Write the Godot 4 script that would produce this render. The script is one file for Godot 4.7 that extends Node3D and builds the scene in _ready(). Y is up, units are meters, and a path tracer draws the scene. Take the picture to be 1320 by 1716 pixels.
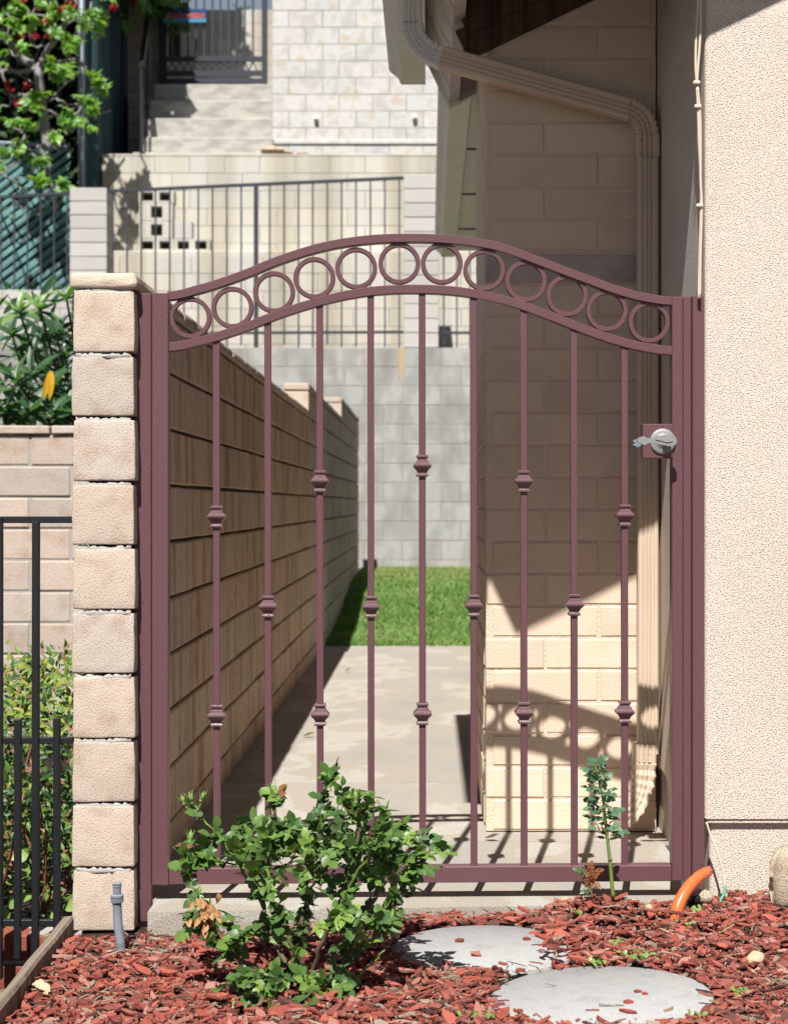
extends Node3D

# One picture unit at the gate is S metres; the gate stands about D metres from the lens.
const S := 0.00144
const F := 2900.0
const D := 4.176
const EYE := 0.95
const STONES := [Vector2(0.118, 0.372), Vector2(0.340, 0.745)]
const ROUND := [0.205, 0.222]

var rng := RandomNumberGenerator.new()
var taken := {}
var cache := {}
var wob := FastNoiseLite.new()

# ---------------------------------------------------------------- helpers
func X(px: float, r: float) -> float: return (px - 719.0) * S * r
func Y(py: float, r: float) -> float: return EYE + (845.0 - py) * S * r
func Z(r: float) -> float: return D * (1.0 - r)
func spot(px: float, py: float, r: float) -> Vector3: return Vector3(X(px, r), Y(py, r), Z(r))
func rr(a: float, b: float) -> float: return rng.randf_range(a, b)
func lin(r: float, g: float, b: float) -> Color: return Color(r, g, b).linear_to_srgb()
func grey(v: float) -> Color: return Color(v, v, v)

func named(o: Node, called: String, parent: Node) -> void:
	var key := str(parent.get_instance_id()) + called
	var n: int = taken.get(key, 0)
	taken[key] = n + 1
	o.name = called if n == 0 else "%s_%03d" % [called, n]
	parent.add_child(o, true)

func tag(o: Node, label: String, category: String, group := "", kind := "") -> Node:
	if label: o.set_meta("label", label)
	if category: o.set_meta("category", category)
	if group: o.set_meta("group", group)
	if kind: o.set_meta("kind", kind)
	return o

func thing(called: String, label: String, category: String, at := Vector3.ZERO, turn := 0.0, group := "") -> Node3D:
	var o := Node3D.new()
	named(o, called, self)
	o.position = at
	o.rotation.y = turn
	tag(o, label, category, group)
	return o

func tool(smooth := false) -> SurfaceTool:
	var st := SurfaceTool.new()
	st.begin(Mesh.PRIMITIVE_TRIANGLES)
	st.set_smooth_group(0 if smooth else -1)
	return st

func obj(called: String, st: SurfaceTool, m: Material, parent: Node = self) -> MeshInstance3D:
	st.generate_normals()
	return put(called, st.commit(), m, parent)

# Shapes are given in world coordinates; a child is shifted back by its parent's place.
func put(called: String, mesh: Mesh, m: Material, parent: Node = self, xf := Transform3D()) -> MeshInstance3D:
	var o := MeshInstance3D.new()
	o.mesh = mesh
	o.material_override = m
	named(o, called, parent)
	var up := Transform3D()
	var p := parent
	while p != self and p is Node3D:
		up = (p as Node3D).transform * up
		p = p.get_parent()
	o.transform = up.affine_inverse() * xf
	return o

func struct(called: String, st: SurfaceTool, m: Material) -> MeshInstance3D:
	var o := obj(called, st, m)
	o.set_meta("kind", "structure")
	return o

func tri(st: SurfaceTool, a: Vector3, b: Vector3, c: Vector3) -> void:
	st.add_vertex(a); st.add_vertex(c); st.add_vertex(b)

func quad(st: SurfaceTool, a: Vector3, b: Vector3, c: Vector3, d: Vector3) -> void:
	tri(st, a, b, c); tri(st, a, c, d)

func face(st: SurfaceTool, p: Array, out: Vector3) -> void:
	var n: Vector3 = (p[1] - p[0]).cross(p[2] - p[0])
	var q := p.duplicate()
	if n.dot(out) < 0.0: q.reverse()
	for i in range(1, q.size() - 1): tri(st, q[0], q[i], q[i + 1])

func box(st: SurfaceTool, c: Vector3, size: Vector3, bev := 0.0, xf := Transform3D(), jit := 0.0) -> void:
	var h := size / 2.0
	var b := minf(bev, minf(h.x, minf(h.y, h.z)) * 0.9)
	var v := {}
	for sx in [-1, 1]:
		for sy in [-1, 1]:
			for sz in [-1, 1]:
				var j := Vector3(rr(-jit, jit), rr(-jit, jit), rr(-jit, jit)) if jit > 0.0 else Vector3.ZERO
				v[[sx, sy, sz, 0]] = xf * (c + j + Vector3(sx * h.x, sy * (h.y - b), sz * (h.z - b)))
				v[[sx, sy, sz, 1]] = xf * (c + j + Vector3(sx * (h.x - b), sy * h.y, sz * (h.z - b)))
				v[[sx, sy, sz, 2]] = xf * (c + j + Vector3(sx * (h.x - b), sy * (h.y - b), sz * h.z))
	var e := [xf.basis.x, xf.basis.y, xf.basis.z]
	for s in [-1, 1]:
		face(st, [v[[s, -1, -1, 0]], v[[s, 1, -1, 0]], v[[s, 1, 1, 0]], v[[s, -1, 1, 0]]], e[0] * s)
		face(st, [v[[-1, s, -1, 1]], v[[1, s, -1, 1]], v[[1, s, 1, 1]], v[[-1, s, 1, 1]]], e[1] * s)
		face(st, [v[[-1, -1, s, 2]], v[[1, -1, s, 2]], v[[1, 1, s, 2]], v[[-1, 1, s, 2]]], e[2] * s)
	if b <= 0.0: return
	for s in [-1, 1]:
		for t in [-1, 1]:
			face(st, [v[[s, t, -1, 0]], v[[s, t, 1, 0]], v[[s, t, 1, 1]], v[[s, t, -1, 1]]], e[0] * s + e[1] * t)
			face(st, [v[[s, -1, t, 0]], v[[s, 1, t, 0]], v[[s, 1, t, 2]], v[[s, -1, t, 2]]], e[0] * s + e[2] * t)
			face(st, [v[[-1, s, t, 1]], v[[1, s, t, 1]], v[[1, s, t, 2]], v[[-1, s, t, 2]]], e[1] * s + e[2] * t)
			for u in [-1, 1]:
				face(st, [v[[s, t, u, 0]], v[[s, t, u, 1]], v[[s, t, u, 2]]], e[0] * s + e[1] * t + e[2] * u)

func bar(st: SurfaceTool, a: Vector3, b: Vector3, w: float, d: float, bev := 0.001) -> void:
	# a straight bar of section w (sideways) by d (front to back)
	var y := (b - a).normalized()
	var z := Vector3(0, 0, 1)
	if absf(y.z) > 0.9: z = Vector3(0, 1, 0)
	var x := y.cross(z).normalized()
	z = x.cross(y)
	box(st, Vector3.ZERO, Vector3(w, a.distance_to(b), d), bev, Transform3D(Basis(x, y, z), (a + b) / 2.0))

func prism(st: SurfaceTool, pts: PackedVector2Array, z0: float, z1: float) -> void:
	# an outline in x, y pushed from z0 to z1
	var p := pts.duplicate()
	if Geometry2D.is_polygon_clockwise(p): p.reverse()
	var n := p.size()
	var t := Geometry2D.triangulate_polygon(p)
	var lo := minf(z0, z1)
	var hi := maxf(z0, z1)
	for i in range(0, t.size(), 3):
		for z in [lo, hi]:
			face(st, [Vector3(p[t[i]].x, p[t[i]].y, z), Vector3(p[t[i + 1]].x, p[t[i + 1]].y, z), Vector3(p[t[i + 2]].x, p[t[i + 2]].y, z)], Vector3(0, 0, 1 if z == hi else -1))
	for i in n:
		var a := p[i]
		var b := p[(i + 1) % n]
		face(st, [Vector3(a.x, a.y, lo), Vector3(b.x, b.y, lo), Vector3(b.x, b.y, hi), Vector3(a.x, a.y, hi)], Vector3(b.y - a.y, a.x - b.x, 0))

func slab(st: SurfaceTool, pts: Array, y0: float, y1: float) -> void:
	# an outline in x, z raised from y0 to y1
	var p := PackedVector2Array(pts)
	var t := Geometry2D.triangulate_polygon(p)
	var n := p.size()
	var turn := 1.0 if Geometry2D.is_polygon_clockwise(p) else -1.0
	for i in range(0, t.size(), 3):
		for y in [y0, y1]:
			face(st, [Vector3(p[t[i]].x, y, p[t[i]].y), Vector3(p[t[i + 1]].x, y, p[t[i + 1]].y), Vector3(p[t[i + 2]].x, y, p[t[i + 2]].y)], Vector3(0, 1 if y == y1 else -1, 0))
	for i in n:
		var a := p[i]
		var b := p[(i + 1) % n]
		face(st, [Vector3(a.x, y0, a.y), Vector3(b.x, y0, b.y), Vector3(b.x, y1, b.y), Vector3(a.x, y1, a.y)], Vector3(b.y - a.y, 0, a.x - b.x) * -turn)

func sweep(st: SurfaceTool, path: Array, prof: PackedVector2Array, side: Vector3, scales := [], closed := false) -> void:
	var rings := []
	var n := path.size()
	var m := prof.size()
	for k in n:
		var t: Vector3 = (path[(k + 1) % n if closed else mini(k + 1, n - 1)] - path[(k - 1 + n) % n if closed else maxi(k - 1, 0)]).normalized()
		var a := (side - t * side.dot(t)).normalized()
		var b := t.cross(a)
		var f: float = scales[k] if scales.size() else 1.0
		var ring := []
		for q in prof: ring.append(path[k] + (a * q.x + b * q.y) * f)
		rings.append(ring)
	for k in (n if closed else n - 1):
		var u: Array = rings[k]
		var v: Array = rings[(k + 1) % n]
		for i in m:
			quad(st, u[i], u[(i + 1) % m], v[(i + 1) % m], v[i])
	if not closed:
		var t0: Vector3 = path[0] - path[1]
		var t1: Vector3 = path[n - 1] - path[n - 2]
		face(st, rings[0], t0)
		face(st, rings[n - 1], t1)

func circle(r: float, n: int) -> PackedVector2Array:
	var p := PackedVector2Array()
	for i in n: p.append(Vector2.from_angle(TAU * i / n) * r)
	return p

func tube(st: SurfaceTool, path: Array, r0: float, r1: float, n := 6) -> void:
	var side := Vector3(0.31, 0.12, 0.94)
	var s := []
	for k in path.size(): s.append(lerpf(r0, r1, float(k) / maxf(1, path.size() - 1)))
	sweep(st, path, circle(1.0, n), side, s)

func smooth_path(pts: Array, per := 5) -> Array:
	var out := []
	for i in pts.size() - 1:
		var a: Vector3 = pts[maxi(i - 1, 0)]
		var b: Vector3 = pts[i]
		var c: Vector3 = pts[i + 1]
		var d: Vector3 = pts[mini(i + 2, pts.size() - 1)]
		for k in per: out.append(b.cubic_interpolate(c, a, d, float(k) / per))
	out.append(pts[-1])
	return out

func lathe(st: SurfaceTool, prof: Array, n: int, at: Vector3, turn := 0.0) -> void:
	# prof: [radius, height] from the bottom up
	for k in prof.size() - 1:
		for i in n:
			var a := Vector2.from_angle(turn + TAU * i / n)
			var b := Vector2.from_angle(turn + TAU * (i + 1) / n)
			var q := []
			for e in [[a, k], [b, k], [b, k + 1], [a, k + 1]]:
				var d: Vector2 = e[0]
				var w: Array = prof[e[1]]
				q.append(at + Vector3(d.x * w[0], w[1], -d.y * w[0]))
			quad(st, q[0], q[1], q[2], q[3])
	for k in [0, prof.size() - 1]:
		var ring := []
		for i in n:
			var d := Vector2.from_angle(turn + TAU * i / n)
			ring.append(at + Vector3(d.x * prof[k][0], prof[k][1], -d.y * prof[k][0]))
		if prof[k][0] > 0.0: face(st, ring, Vector3(0, -1 if k == 0 else 1, 0))

func slump(size: Vector3, r: float, rough: float, sd: int, seg := 6) -> ArrayMesh:
	# a block with softened, uneven edges and bulging faces
	var st := tool(true)
	var h := size / 2.0
	var off := Vector3(sd * 7.3, sd * 3.1, sd * 5.7)
	var ts := [[], [], []]
	for ax in 3:
		var k := seg if h[ax] > 0.1 else maxi(4, seg)
		ts[ax] = [-1.0, -1.0 + r * 0.5 / h[ax], -1.0 + 1.2 * r / h[ax]]
		for i in range(1, k): ts[ax].append(lerpf(-1.0 + 1.2 * r / h[ax], 1.0 - 1.2 * r / h[ax], float(i) / k))
		ts[ax].append_array([1.0 - 1.2 * r / h[ax], 1.0 - r * 0.5 / h[ax], 1.0])
	for ax in 3:
		var u := (ax + 1) % 3
		var v := (ax + 2) % 3
		for s in [-1.0, 1.0]:
			var grid := []
			for a in ts[u]:
				var row := []
				for b in ts[v]:
					var q := Vector3.ZERO
					q[ax] = s * h[ax]; q[u] = a * h[u]; q[v] = b * h[v]
					var inner := q.clamp(-(h - Vector3.ONE * r), h - Vector3.ONE * r)
					var d := (q - inner).normalized()
					var p := inner + d * r
					var w := wob.get_noise_3dv((p + off) * 60.0) * 0.6 + wob.get_noise_3dv((p + off) * 17.0)
					p += d * (w * rough)
					if d.y * d.y < 0.5: p += Vector3(d.x, 0, d.z) * (rough * 0.9 * (1.0 - pow(p.y / h.y, 2.0)) - rough * 0.6 * (p.y / h.y))
					row.append(p)
				grid.append(row)
			for i in grid.size() - 1:
				for j in grid[0].size() - 1:
					if s > 0: quad(st, grid[i][j], grid[i + 1][j], grid[i + 1][j + 1], grid[i][j + 1])
					else: quad(st, grid[i][j], grid[i][j + 1], grid[i + 1][j + 1], grid[i + 1][j])
	st.generate_normals()
	st.index()
	return st.commit()

func block_mesh(size: Vector3, bev: float, jit: float, variant: int) -> ArrayMesh:
	var key := "%d %d %d %d %d" % [roundi(size.x * 1000), roundi(size.y * 1000), roundi(size.z * 1000), roundi(bev * 10000), variant]
	if not cache.has(key):
		var st := tool()
		box(st, Vector3.ZERO, size, bev, Transform3D(), jit)
		st.generate_normals()
		cache[key] = st.commit()
	return cache[key]

func lay(root: Node3D, called: String, o: Vector3, u: Vector3, n: Vector3, length: float, rows: int, pitch: float, blk: float, deep: float, mats: Array, opt := {}) -> void:
	# courses of blocks whose faces lie on the plane through o with outward normal n, from o along u
	var gap: float = opt.get("gap", 0.010)
	var bev: float = opt.get("bev", 0.004)
	var jit: float = opt.get("jit", 0.0012)
	var off: float = opt.get("off", 0.0)
	var heads: float = opt.get("heads", 0.0)   # hand-made rough blocks up to this distance from the start
	var basis := Basis(u, Vector3.UP, n)
	var inset: float = opt.get("inset", 0.006)
	var gapx: float = opt.get("gapx", gap)
	var bond: float = opt.get("bond", 0.5)
	for k in rows:
		var x := -blk + off if k % 2 == 0 else -blk * (1.0 - bond) + off
		while x > 0.0: x -= blk
		while x < length - 0.02:
			var a := maxf(x, 0.0)
			var b := minf(x + blk, length)
			x += blk
			if b - a < 0.03: continue
			var gy0: float = opt.get("y0", 0.0)
			var mid := Vector3((a + b) / 2, gy0 + (k + 0.5) * pitch, -deep / 2)
			if opt.has("skip") and opt.skip.call(o + basis * mid): continue
			mid += Vector3(0, 0, rr(-jit, jit))
			var size := Vector3(b - a - gapx, pitch - gap, deep)
			var mesh: Mesh
			if a < heads and opt.has("rough"):
				mesh = slump(size, opt.get("round", 0.012), opt.rough, k + 3, 8)
			else:
				mesh = block_mesh(size, bev, jit, rng.randi() % 4)
			var spin := Basis.from_euler(Vector3(rr(-1, 1) * jit * 1.2, rr(-1, 1) * jit * 1.5, rr(-1, 1) * jit * 0.8))
			put(called, mesh, mats[rng.randi() % mats.size()], root, Transform3D(basis * spin, o + basis * mid))
	if opt.has("mortar"):
		var st := tool()
		var y0: float = opt.get("y0", 0.0)
		var top := rows * pitch - gap
		box(st, Vector3(length / 2, y0 + top / 2, -deep / 2), Vector3(length - 2 * inset, top, deep - 2 * inset), 0.0, Transform3D(basis, o))
		obj("mortar", st, opt.mortar, root)

# ---------------------------------------------------------------- materials
func noise(kind: int, freq: float, octaves: int, size: int, ramp := [], seed_ := 1) -> NoiseTexture2D:
	var f := FastNoiseLite.new()
	f.seed = seed_
	f.noise_type = kind
	f.frequency = freq
	f.fractal_octaves = octaves
	if kind == FastNoiseLite.TYPE_CELLULAR:
		f.cellular_return_type = FastNoiseLite.RETURN_DISTANCE
	var t := NoiseTexture2D.new()
	t.width = size
	t.height = size
	t.seamless = true
	t.seamless_blend_skirt = 0.03
	t.noise = f
	if ramp.size():
		var g := Gradient.new()
		var offs := PackedFloat32Array()
		var cols := PackedColorArray()
		for e in ramp:
			offs.append(e[0])
			cols.append(e[1] if e[1] is Color else grey(e[1]))
		g.offsets = offs
		g.colors = cols
		t.color_ramp = g
	return t

func stretched(freq: float, w: int, h: int, tall: int, ramp: Array, seed_: int, wide := 0) -> ImageTexture:
	# noise drawn out along one axis: drips, brushed concrete, wood grain
	var f := FastNoiseLite.new()
	f.seed = seed_
	f.frequency = freq
	f.fractal_octaves = 4
	var im := f.get_seamless_image(w, h)
	im.convert(Image.FORMAT_RGB8)
	im.resize(wide if wide else w, tall, Image.INTERPOLATE_CUBIC)
	var g := Gradient.new()
	var offs := PackedFloat32Array()
	var cols := PackedColorArray()
	for e in ramp:
		offs.append(e[0])
		cols.append(e[1] if e[1] is Color else grey(e[1]))
	g.offsets = offs
	g.colors = cols
	for y in im.get_height():
		for x in im.get_width():
			im.set_pixel(x, y, g.sample(im.get_pixel(x, y).r))
	return ImageTexture.create_from_image(im)

func mat(c: Color, rough := 0.9, o := {}) -> StandardMaterial3D:
	var m := StandardMaterial3D.new()
	m.albedo_color = c
	m.roughness = rough
	m.metallic = o.get("metal", 0.0)
	m.metallic_specular = o.get("spec", 0.4)
	m.uv1_triplanar = true
	m.uv1_world_triplanar = true
	m.uv1_triplanar_sharpness = 4.0
	var s = o.get("s", 1.0)
	m.uv1_scale = s if s is Vector3 else Vector3.ONE * float(s)
	if o.has("tex"): m.albedo_texture = o.tex
	if o.has("bump"):
		m.heightmap_enabled = true
		m.heightmap_texture = o.bump
		m.heightmap_scale = o.bs
	if o.has("det"):
		m.detail_enabled = true
		m.detail_blend_mode = BaseMaterial3D.BLEND_MODE_MUL
		m.detail_albedo = o.det
		m.detail_uv_layer = BaseMaterial3D.DETAIL_UV_2
		m.uv2_triplanar = true
		m.uv2_world_triplanar = true
		m.uv2_triplanar_sharpness = 4.0
		var ds = o.get("ds", 1.0)
		m.uv2_scale = ds if ds is Vector3 else Vector3.ONE * float(ds)
		m.uv2_offset = o.get("do", Vector3.ZERO)
	if o.has("back"):
		m.backlight_enabled = true
		m.backlight = o.back
	if o.has("coat"):
		m.clearcoat_enabled = true
		m.clearcoat = o.coat
		m.clearcoat_roughness = 0.25
	if o.get("tint", false): m.vertex_color_use_as_albedo = true
	return m

func shades(base: Color, n: int, spread: float, rough: float, o: Dictionary, warm := 0.0) -> Array:
	var out := []
	for i in n:
		var f := 1.0 + spread * (2.0 * i / maxf(1, n - 1) - 1.0)
		var w := warm * (1 if i % 2 else -1)
		var c := base.srgb_to_linear()
		var d := o.duplicate()
		if not o.get("one", false): d["do"] = Vector3(i * 0.37, i * 0.21, i * 0.53)
		out.append(mat(Color(c.r * f * (1 + w), c.g * f, c.b * f * (1 - w)).linear_to_srgb(), rough, d))
	return out

# ---------------------------------------------------------------- leaves
func blade(st: SurfaceTool, xf: Transform3D, L: float, W: Array, fold: float, curl: float) -> void:
	# a leaf along +y, its face towards +z; W: half widths from stalk to tip
	var n := W.size() - 1
	for i in n:
		var row := []
		for k in [i, i + 1]:
			var t := float(k) / n
			var z := -curl * L * t * t
			var w: float = W[k]
			row.append([xf * Vector3(-w, t * L, z + fold * w), xf * Vector3(0, t * L, z), xf * Vector3(w, t * L, z + fold * w)])
		for j in 2:
			var a: Vector3 = row[0][j]
			var b: Vector3 = row[0][j + 1]
			var c: Vector3 = row[1][j + 1]
			var d: Vector3 = row[1][j]
			if a.distance_to(b) > 1e-5: tri(st, a, b, c)
			if d.distance_to(c) > 1e-5: tri(st, a, c, d)

func scaled(w: Array, f: float) -> Array:
	var out := []
	for x in w: out.append(x * f)
	return out

func facing(dir: Vector3, normal: Vector3) -> Basis:
	var y := dir.normalized()
	var x := y.cross(normal)
	if x.length() < 0.01: x = y.cross(Vector3(0.3, 0.2, 1))
	x = x.normalized()
	return Basis(x, y, x.cross(y))

func rnd_dir() -> Vector3:
	return Vector3(rng.randfn(), rng.randfn(), rng.randfn()).normalized()

func scatter(called: String, mesh: Mesh, m: Material, xs: Array, cols: Array, parent: Node) -> MultiMeshInstance3D:
	var mm := MultiMesh.new()
	mm.transform_format = MultiMesh.TRANSFORM_3D
	mm.use_colors = cols.size() > 0
	mm.mesh = mesh
	mm.instance_count = xs.size()
	for i in xs.size():
		mm.set_instance_transform(i, xs[i])
		if cols.size(): mm.set_instance_color(i, cols[i])
	var o := MultiMeshInstance3D.new()
	o.multimesh = mm
	o.material_override = m
	named(o, called, parent)
	o.set_meta("kind", "stuff")
	if parent is Node3D and parent != self:
		o.transform = (parent as Node3D).transform.affine_inverse()
	return o

var M := {}

func make_materials() -> void:
	var SX := FastNoiseLite.TYPE_SIMPLEX_SMOOTH
	var CE := FastNoiseLite.TYPE_CELLULAR
	var grain := noise(SX, 0.11, 3, 1024, [], 3)
	var coarse := noise(SX, 0.045, 5, 1024, [], 5)
	var pits := noise(SX, 0.06, 3, 1024, [[0.0, 0.0], [0.22, 0.3], [0.36, 0.85], [0.6, 0.95], [1.0, 1.0]], 7)
	var stucco_h := noise(SX, 0.28, 3, 2048, [[0.0, 0.0], [0.26, 0.2], [0.36, 0.80], [0.5, 0.92], [1.0, 1.0]], 9)
	var speck := noise(SX, 0.12, 4, 1024, [[0.0, 0.72], [0.35, 0.86], [0.6, 0.95], [1.0, 1.0]], 13)
	var stucco_pit_shade := noise(SX, 0.28, 3, 2048, [[0.0, 0.60], [0.26, 0.72], [0.36, 0.95], [0.6, 1.0], [1.0, 1.0]], 9)  # pits darkened in the colour like shade, same noise as the bump
	var speck2 := noise(SX, 0.10, 4, 1024, [[0.0, 0.62], [0.26, 0.72], [0.36, 0.95], [0.6, 1.0], [1.0, 1.0]], 9)
	var stucco_var := noise(SX, 0.008, 5, 512, [[0.0, Color(0.96, 0.94, 0.92)], [0.4, Color(0.99, 0.985, 0.98)], [0.6, Color(1, 1, 1)], [1.0, Color(0.985, 0.98, 0.975)]], 61)
	var blotch := noise(SX, 0.006, 5, 512, [[0.0, 0.78], [0.4, 0.92], [0.65, 1.0], [1.0, 0.94]], 17)
	var tan_blotch := noise(SX, 0.012, 4, 512, [[0.0, Color(0.91, 0.85, 0.80)], [0.22, Color(0.96, 0.93, 0.91)], [0.5, Color(1, 1, 1)], [1.0, Color(0.99, 0.97, 0.95)]], 19)
	var paint_var := noise(SX, 0.005, 4, 512, [[0.0, 0.92], [0.5, 1.0], [1.0, 0.96]], 21)
	var damp := noise(SX, 0.014, 5, 512, [[0.0, Color(0.89, 0.89, 0.88)], [0.36, Color(0.955, 0.95, 0.94)], [0.5, Color(1, 1, 1)], [0.68, Color(0.99, 0.98, 0.96)], [0.82, Color(0.965, 0.93, 0.87)], [1.0, Color(0.94, 0.89, 0.80)]], 23)
	var slab_t := noise(SX, 0.0065, 5, 1024, [[0.0, Color(0.88, 0.87, 0.86)], [0.40, Color(0.925, 0.915, 0.905)], [0.50, Color(0.94, 0.915, 0.885)], [0.60, Color(0.945, 0.92, 0.885)], [0.625, Color(0.985, 0.98, 0.965)], [0.74, Color(1, 1, 0.99)], [0.80, Color(0.96, 0.935, 0.905)], [1.0, Color(0.945, 0.92, 0.89)]], 27)
	var drips := stretched(0.022, 512, 46, 256, [[0.0, Color(0.74, 0.70, 0.66)], [0.25, Color(0.87, 0.845, 0.82)], [0.42, Color(0.95, 0.94, 0.925)], [0.58, Color(0.985, 0.98, 0.975)], [1.0, Color(1, 1, 1)]], 31)
	var soft_drips := stretched(0.012, 512, 20, 256, [[0.0, Color(0.85, 0.83, 0.79)], [0.4, Color(0.95, 0.94, 0.91)], [0.6, Color(1, 1, 1)], [1.0, Color(0.98, 0.96, 0.92)]], 33)
	var efflo := noise(SX, 0.011, 5, 512, [[0.0, Color(0.80, 0.80, 0.79)], [0.4, Color(0.90, 0.90, 0.89)], [0.56, Color(0.93, 0.93, 0.92)], [0.68, Color(1, 1, 1)], [1.0, Color(0.98, 0.97, 0.93)]], 63)
	var wood := stretched(0.05, 512, 12, 512, [[0.0, 0.55], [0.45, 0.82], [0.7, 1.0], [1.0, 0.8]], 37)
	var soil_t := noise(SX, 0.05, 5, 512, [[0.0, 0.5], [0.5, 0.8], [1.0, 1.0]], 41)

	M.gate = mat(lin(0.235, 0.109, 0.122), 0.40, {"bump": coarse, "bs": 0.03, "s": 3.0, "spec": 0.5, "tex": noise(SX, 0.05, 4, 1024, [[0.0, 0.68], [0.3, 0.735], [0.6, 0.75], [0.80, 0.76], [0.87, 1.0], [1.0, 1.0]], 43)})
	M.knob = mat(lin(0.125, 0.065, 0.072), 0.28, {"bump": coarse, "bs": 0.05, "s": 5.0, "spec": 0.6})
	M.black = mat(lin(0.012, 0.013, 0.016), 0.38, {"bump": coarse, "bs": 0.04, "s": 4.0, "spec": 0.5})
	M.iron = mat(lin(0.05, 0.055, 0.07), 0.55, {"tex": speck, "s": 2.0})
	M.chrome = mat(lin(0.36, 0.36, 0.355), 0.55, {"metal": 0.35, "tex": speck, "s": 6.0, "bump": coarse, "bs": 0.02})
	M.bright = mat(lin(0.85, 0.86, 0.9), 0.12, {"metal": 1.0})
	M.stucco = mat(lin(0.685, 0.59, 0.505), 0.95, {"bump": stucco_h, "bs": 0.24, "s": 0.45, "tex": stucco_pit_shade, "det": stucco_var, "ds": Vector3(0.31, 0.27, 0.31), "spec": 0.2})
	M.stucco.uv1_offset = Vector3(0.0, 0.5225, 0.0)
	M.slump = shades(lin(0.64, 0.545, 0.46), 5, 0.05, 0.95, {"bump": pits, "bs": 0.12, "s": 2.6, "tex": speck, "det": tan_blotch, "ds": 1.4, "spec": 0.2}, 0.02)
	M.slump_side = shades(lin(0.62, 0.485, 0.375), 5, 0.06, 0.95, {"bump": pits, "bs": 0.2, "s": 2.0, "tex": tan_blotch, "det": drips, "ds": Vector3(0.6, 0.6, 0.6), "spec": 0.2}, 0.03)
	M.slump_far = shades(lin(0.60, 0.51, 0.44), 4, 0.07, 0.95, {"bump": pits, "bs": 0.2, "s": 1.5, "tex": speck, "det": tan_blotch, "ds": 0.9, "spec": 0.2}, 0.02)
	M.mortar = mat(lin(0.50, 0.475, 0.44), 0.98, {"bump": pits, "bs": 0.2, "s": 4.0, "tex": speck, "spec": 0.2})
	M.mortar_dark = mat(lin(0.10, 0.085, 0.07), 0.98, {"tex": speck, "s": 2.0})
	M.paint = shades(lin(0.70, 0.55, 0.425), 3, 0.02, 0.75, {"bump": coarse, "bs": 0.07, "s": 2.0, "det": paint_var, "ds": 0.8, "spec": 0.3})
	M.paint_joint = mat(lin(0.68, 0.525, 0.40), 0.85, {"bump": coarse, "bs": 0.2, "s": 2.0})
	M.band = mat(lin(0.50, 0.42, 0.38), 0.85, {"tex": blotch, "s": 0.8, "bump": coarse, "bs": 0.08})
	M.cmu_grey = shades(lin(0.50, 0.495, 0.475), 5, 0.035, 0.96, {"one": true, "bump": grain, "bs": 0.2, "s": 1.0, "tex": speck, "det": efflo, "ds": Vector3(0.5, 0.3, 0.5)}, 0.01)
	M.cmu_tan = shades(lin(0.69, 0.66, 0.60), 4, 0.03, 0.96, {"one": true, "bump": grain, "bs": 0.2, "s": 1.0, "tex": speck, "det": soft_drips, "ds": Vector3(0.3, 0.2, 0.3)}, 0.015)
	M.cmu_white = shades(lin(0.71, 0.70, 0.69), 4, 0.03, 0.96, {"one": true, "bump": grain, "bs": 0.2, "s": 1.0, "tex": speck, "det": damp, "ds": 0.45}, 0.01)
	M.cmu_pier = shades(lin(0.60, 0.575, 0.54), 4, 0.06, 0.96, {"bump": grain, "bs": 0.2, "s": 1.0, "tex": speck})
	M.cmu_joint = mat(lin(0.34, 0.32, 0.285), 0.98, {"tex": speck, "s": 1.0})
	M.concrete = shades(lin(0.50, 0.475, 0.43), 3, 0.03, 0.9, {"bump": grain, "bs": 0.07, "s": 1.2, "tex": speck, "det": slab_t, "ds": Vector3(0.26, 0.5, 0.17), "spec": 0.3})
	M.unseen_drive = mat(lin(0.20, 0.185, 0.16), 0.95, {"tex": speck, "s": 1.0, "det": slab_t, "ds": 0.2})
	M.step = mat(lin(0.57, 0.55, 0.51), 0.95, {"tex": speck, "s": 1.0, "det": efflo, "ds": Vector3(0.5, 1.2, 0.5)})
	M.stone = mat(lin(0.42, 0.42, 0.417), 0.95, {"bump": pits, "bs": 0.12, "s": 4.0, "tex": speck2, "det": paint_var, "ds": 5.0})
	M.soil = mat(lin(0.075, 0.045, 0.032), 1.0, {"tex": soil_t, "s": 1.5, "bump": coarse, "bs": 1.2})
	M.dark_soil = mat(lin(0.04, 0.03, 0.022), 1.0, {"tex": soil_t, "s": 1.5, "bump": coarse, "bs": 1.5})
	M.brick = shades(lin(0.30, 0.085, 0.055), 3, 0.12, 0.9, {"bump": pits, "bs": 0.15, "s": 2.5, "tex": speck})
	M.old_wood = mat(lin(0.28, 0.22, 0.165), 0.95, {"tex": wood, "s": Vector3(2.0, 6.0, 0.5), "bump": wood, "bs": 0.3})
	M.white_metal = mat(lin(0.66, 0.64, 0.61), 0.4, {"tex": paint_var, "s": 0.6, "spec": 0.5})
	M.tan_metal = mat(lin(0.60, 0.475, 0.36), 0.45, {"tex": paint_var, "s": 0.6, "spec": 0.5})
	M.underside_bounce = mat(lin(0.72, 0.76, 0.65), 0.5, {"tex": paint_var, "s": 0.6})  # underside tone raised to imitate light bounced up from the ground
	M.fascia = mat(lin(0.68, 0.62, 0.57), 0.85, {"tex": blotch, "s": 2.2, "bump": coarse, "bs": 0.05})
	M.eave_wood = mat(lin(0.11, 0.062, 0.04), 0.85, {"tex": wood, "s": 0.8, "bump": wood, "bs": 0.1})
	M.shingle = mat(lin(0.16, 0.13, 0.11), 0.95, {"tex": speck, "s": 1.0, "bump": pits, "bs": 0.4})
	M.cable = mat(lin(0.62, 0.52, 0.42), 0.6)
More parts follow.
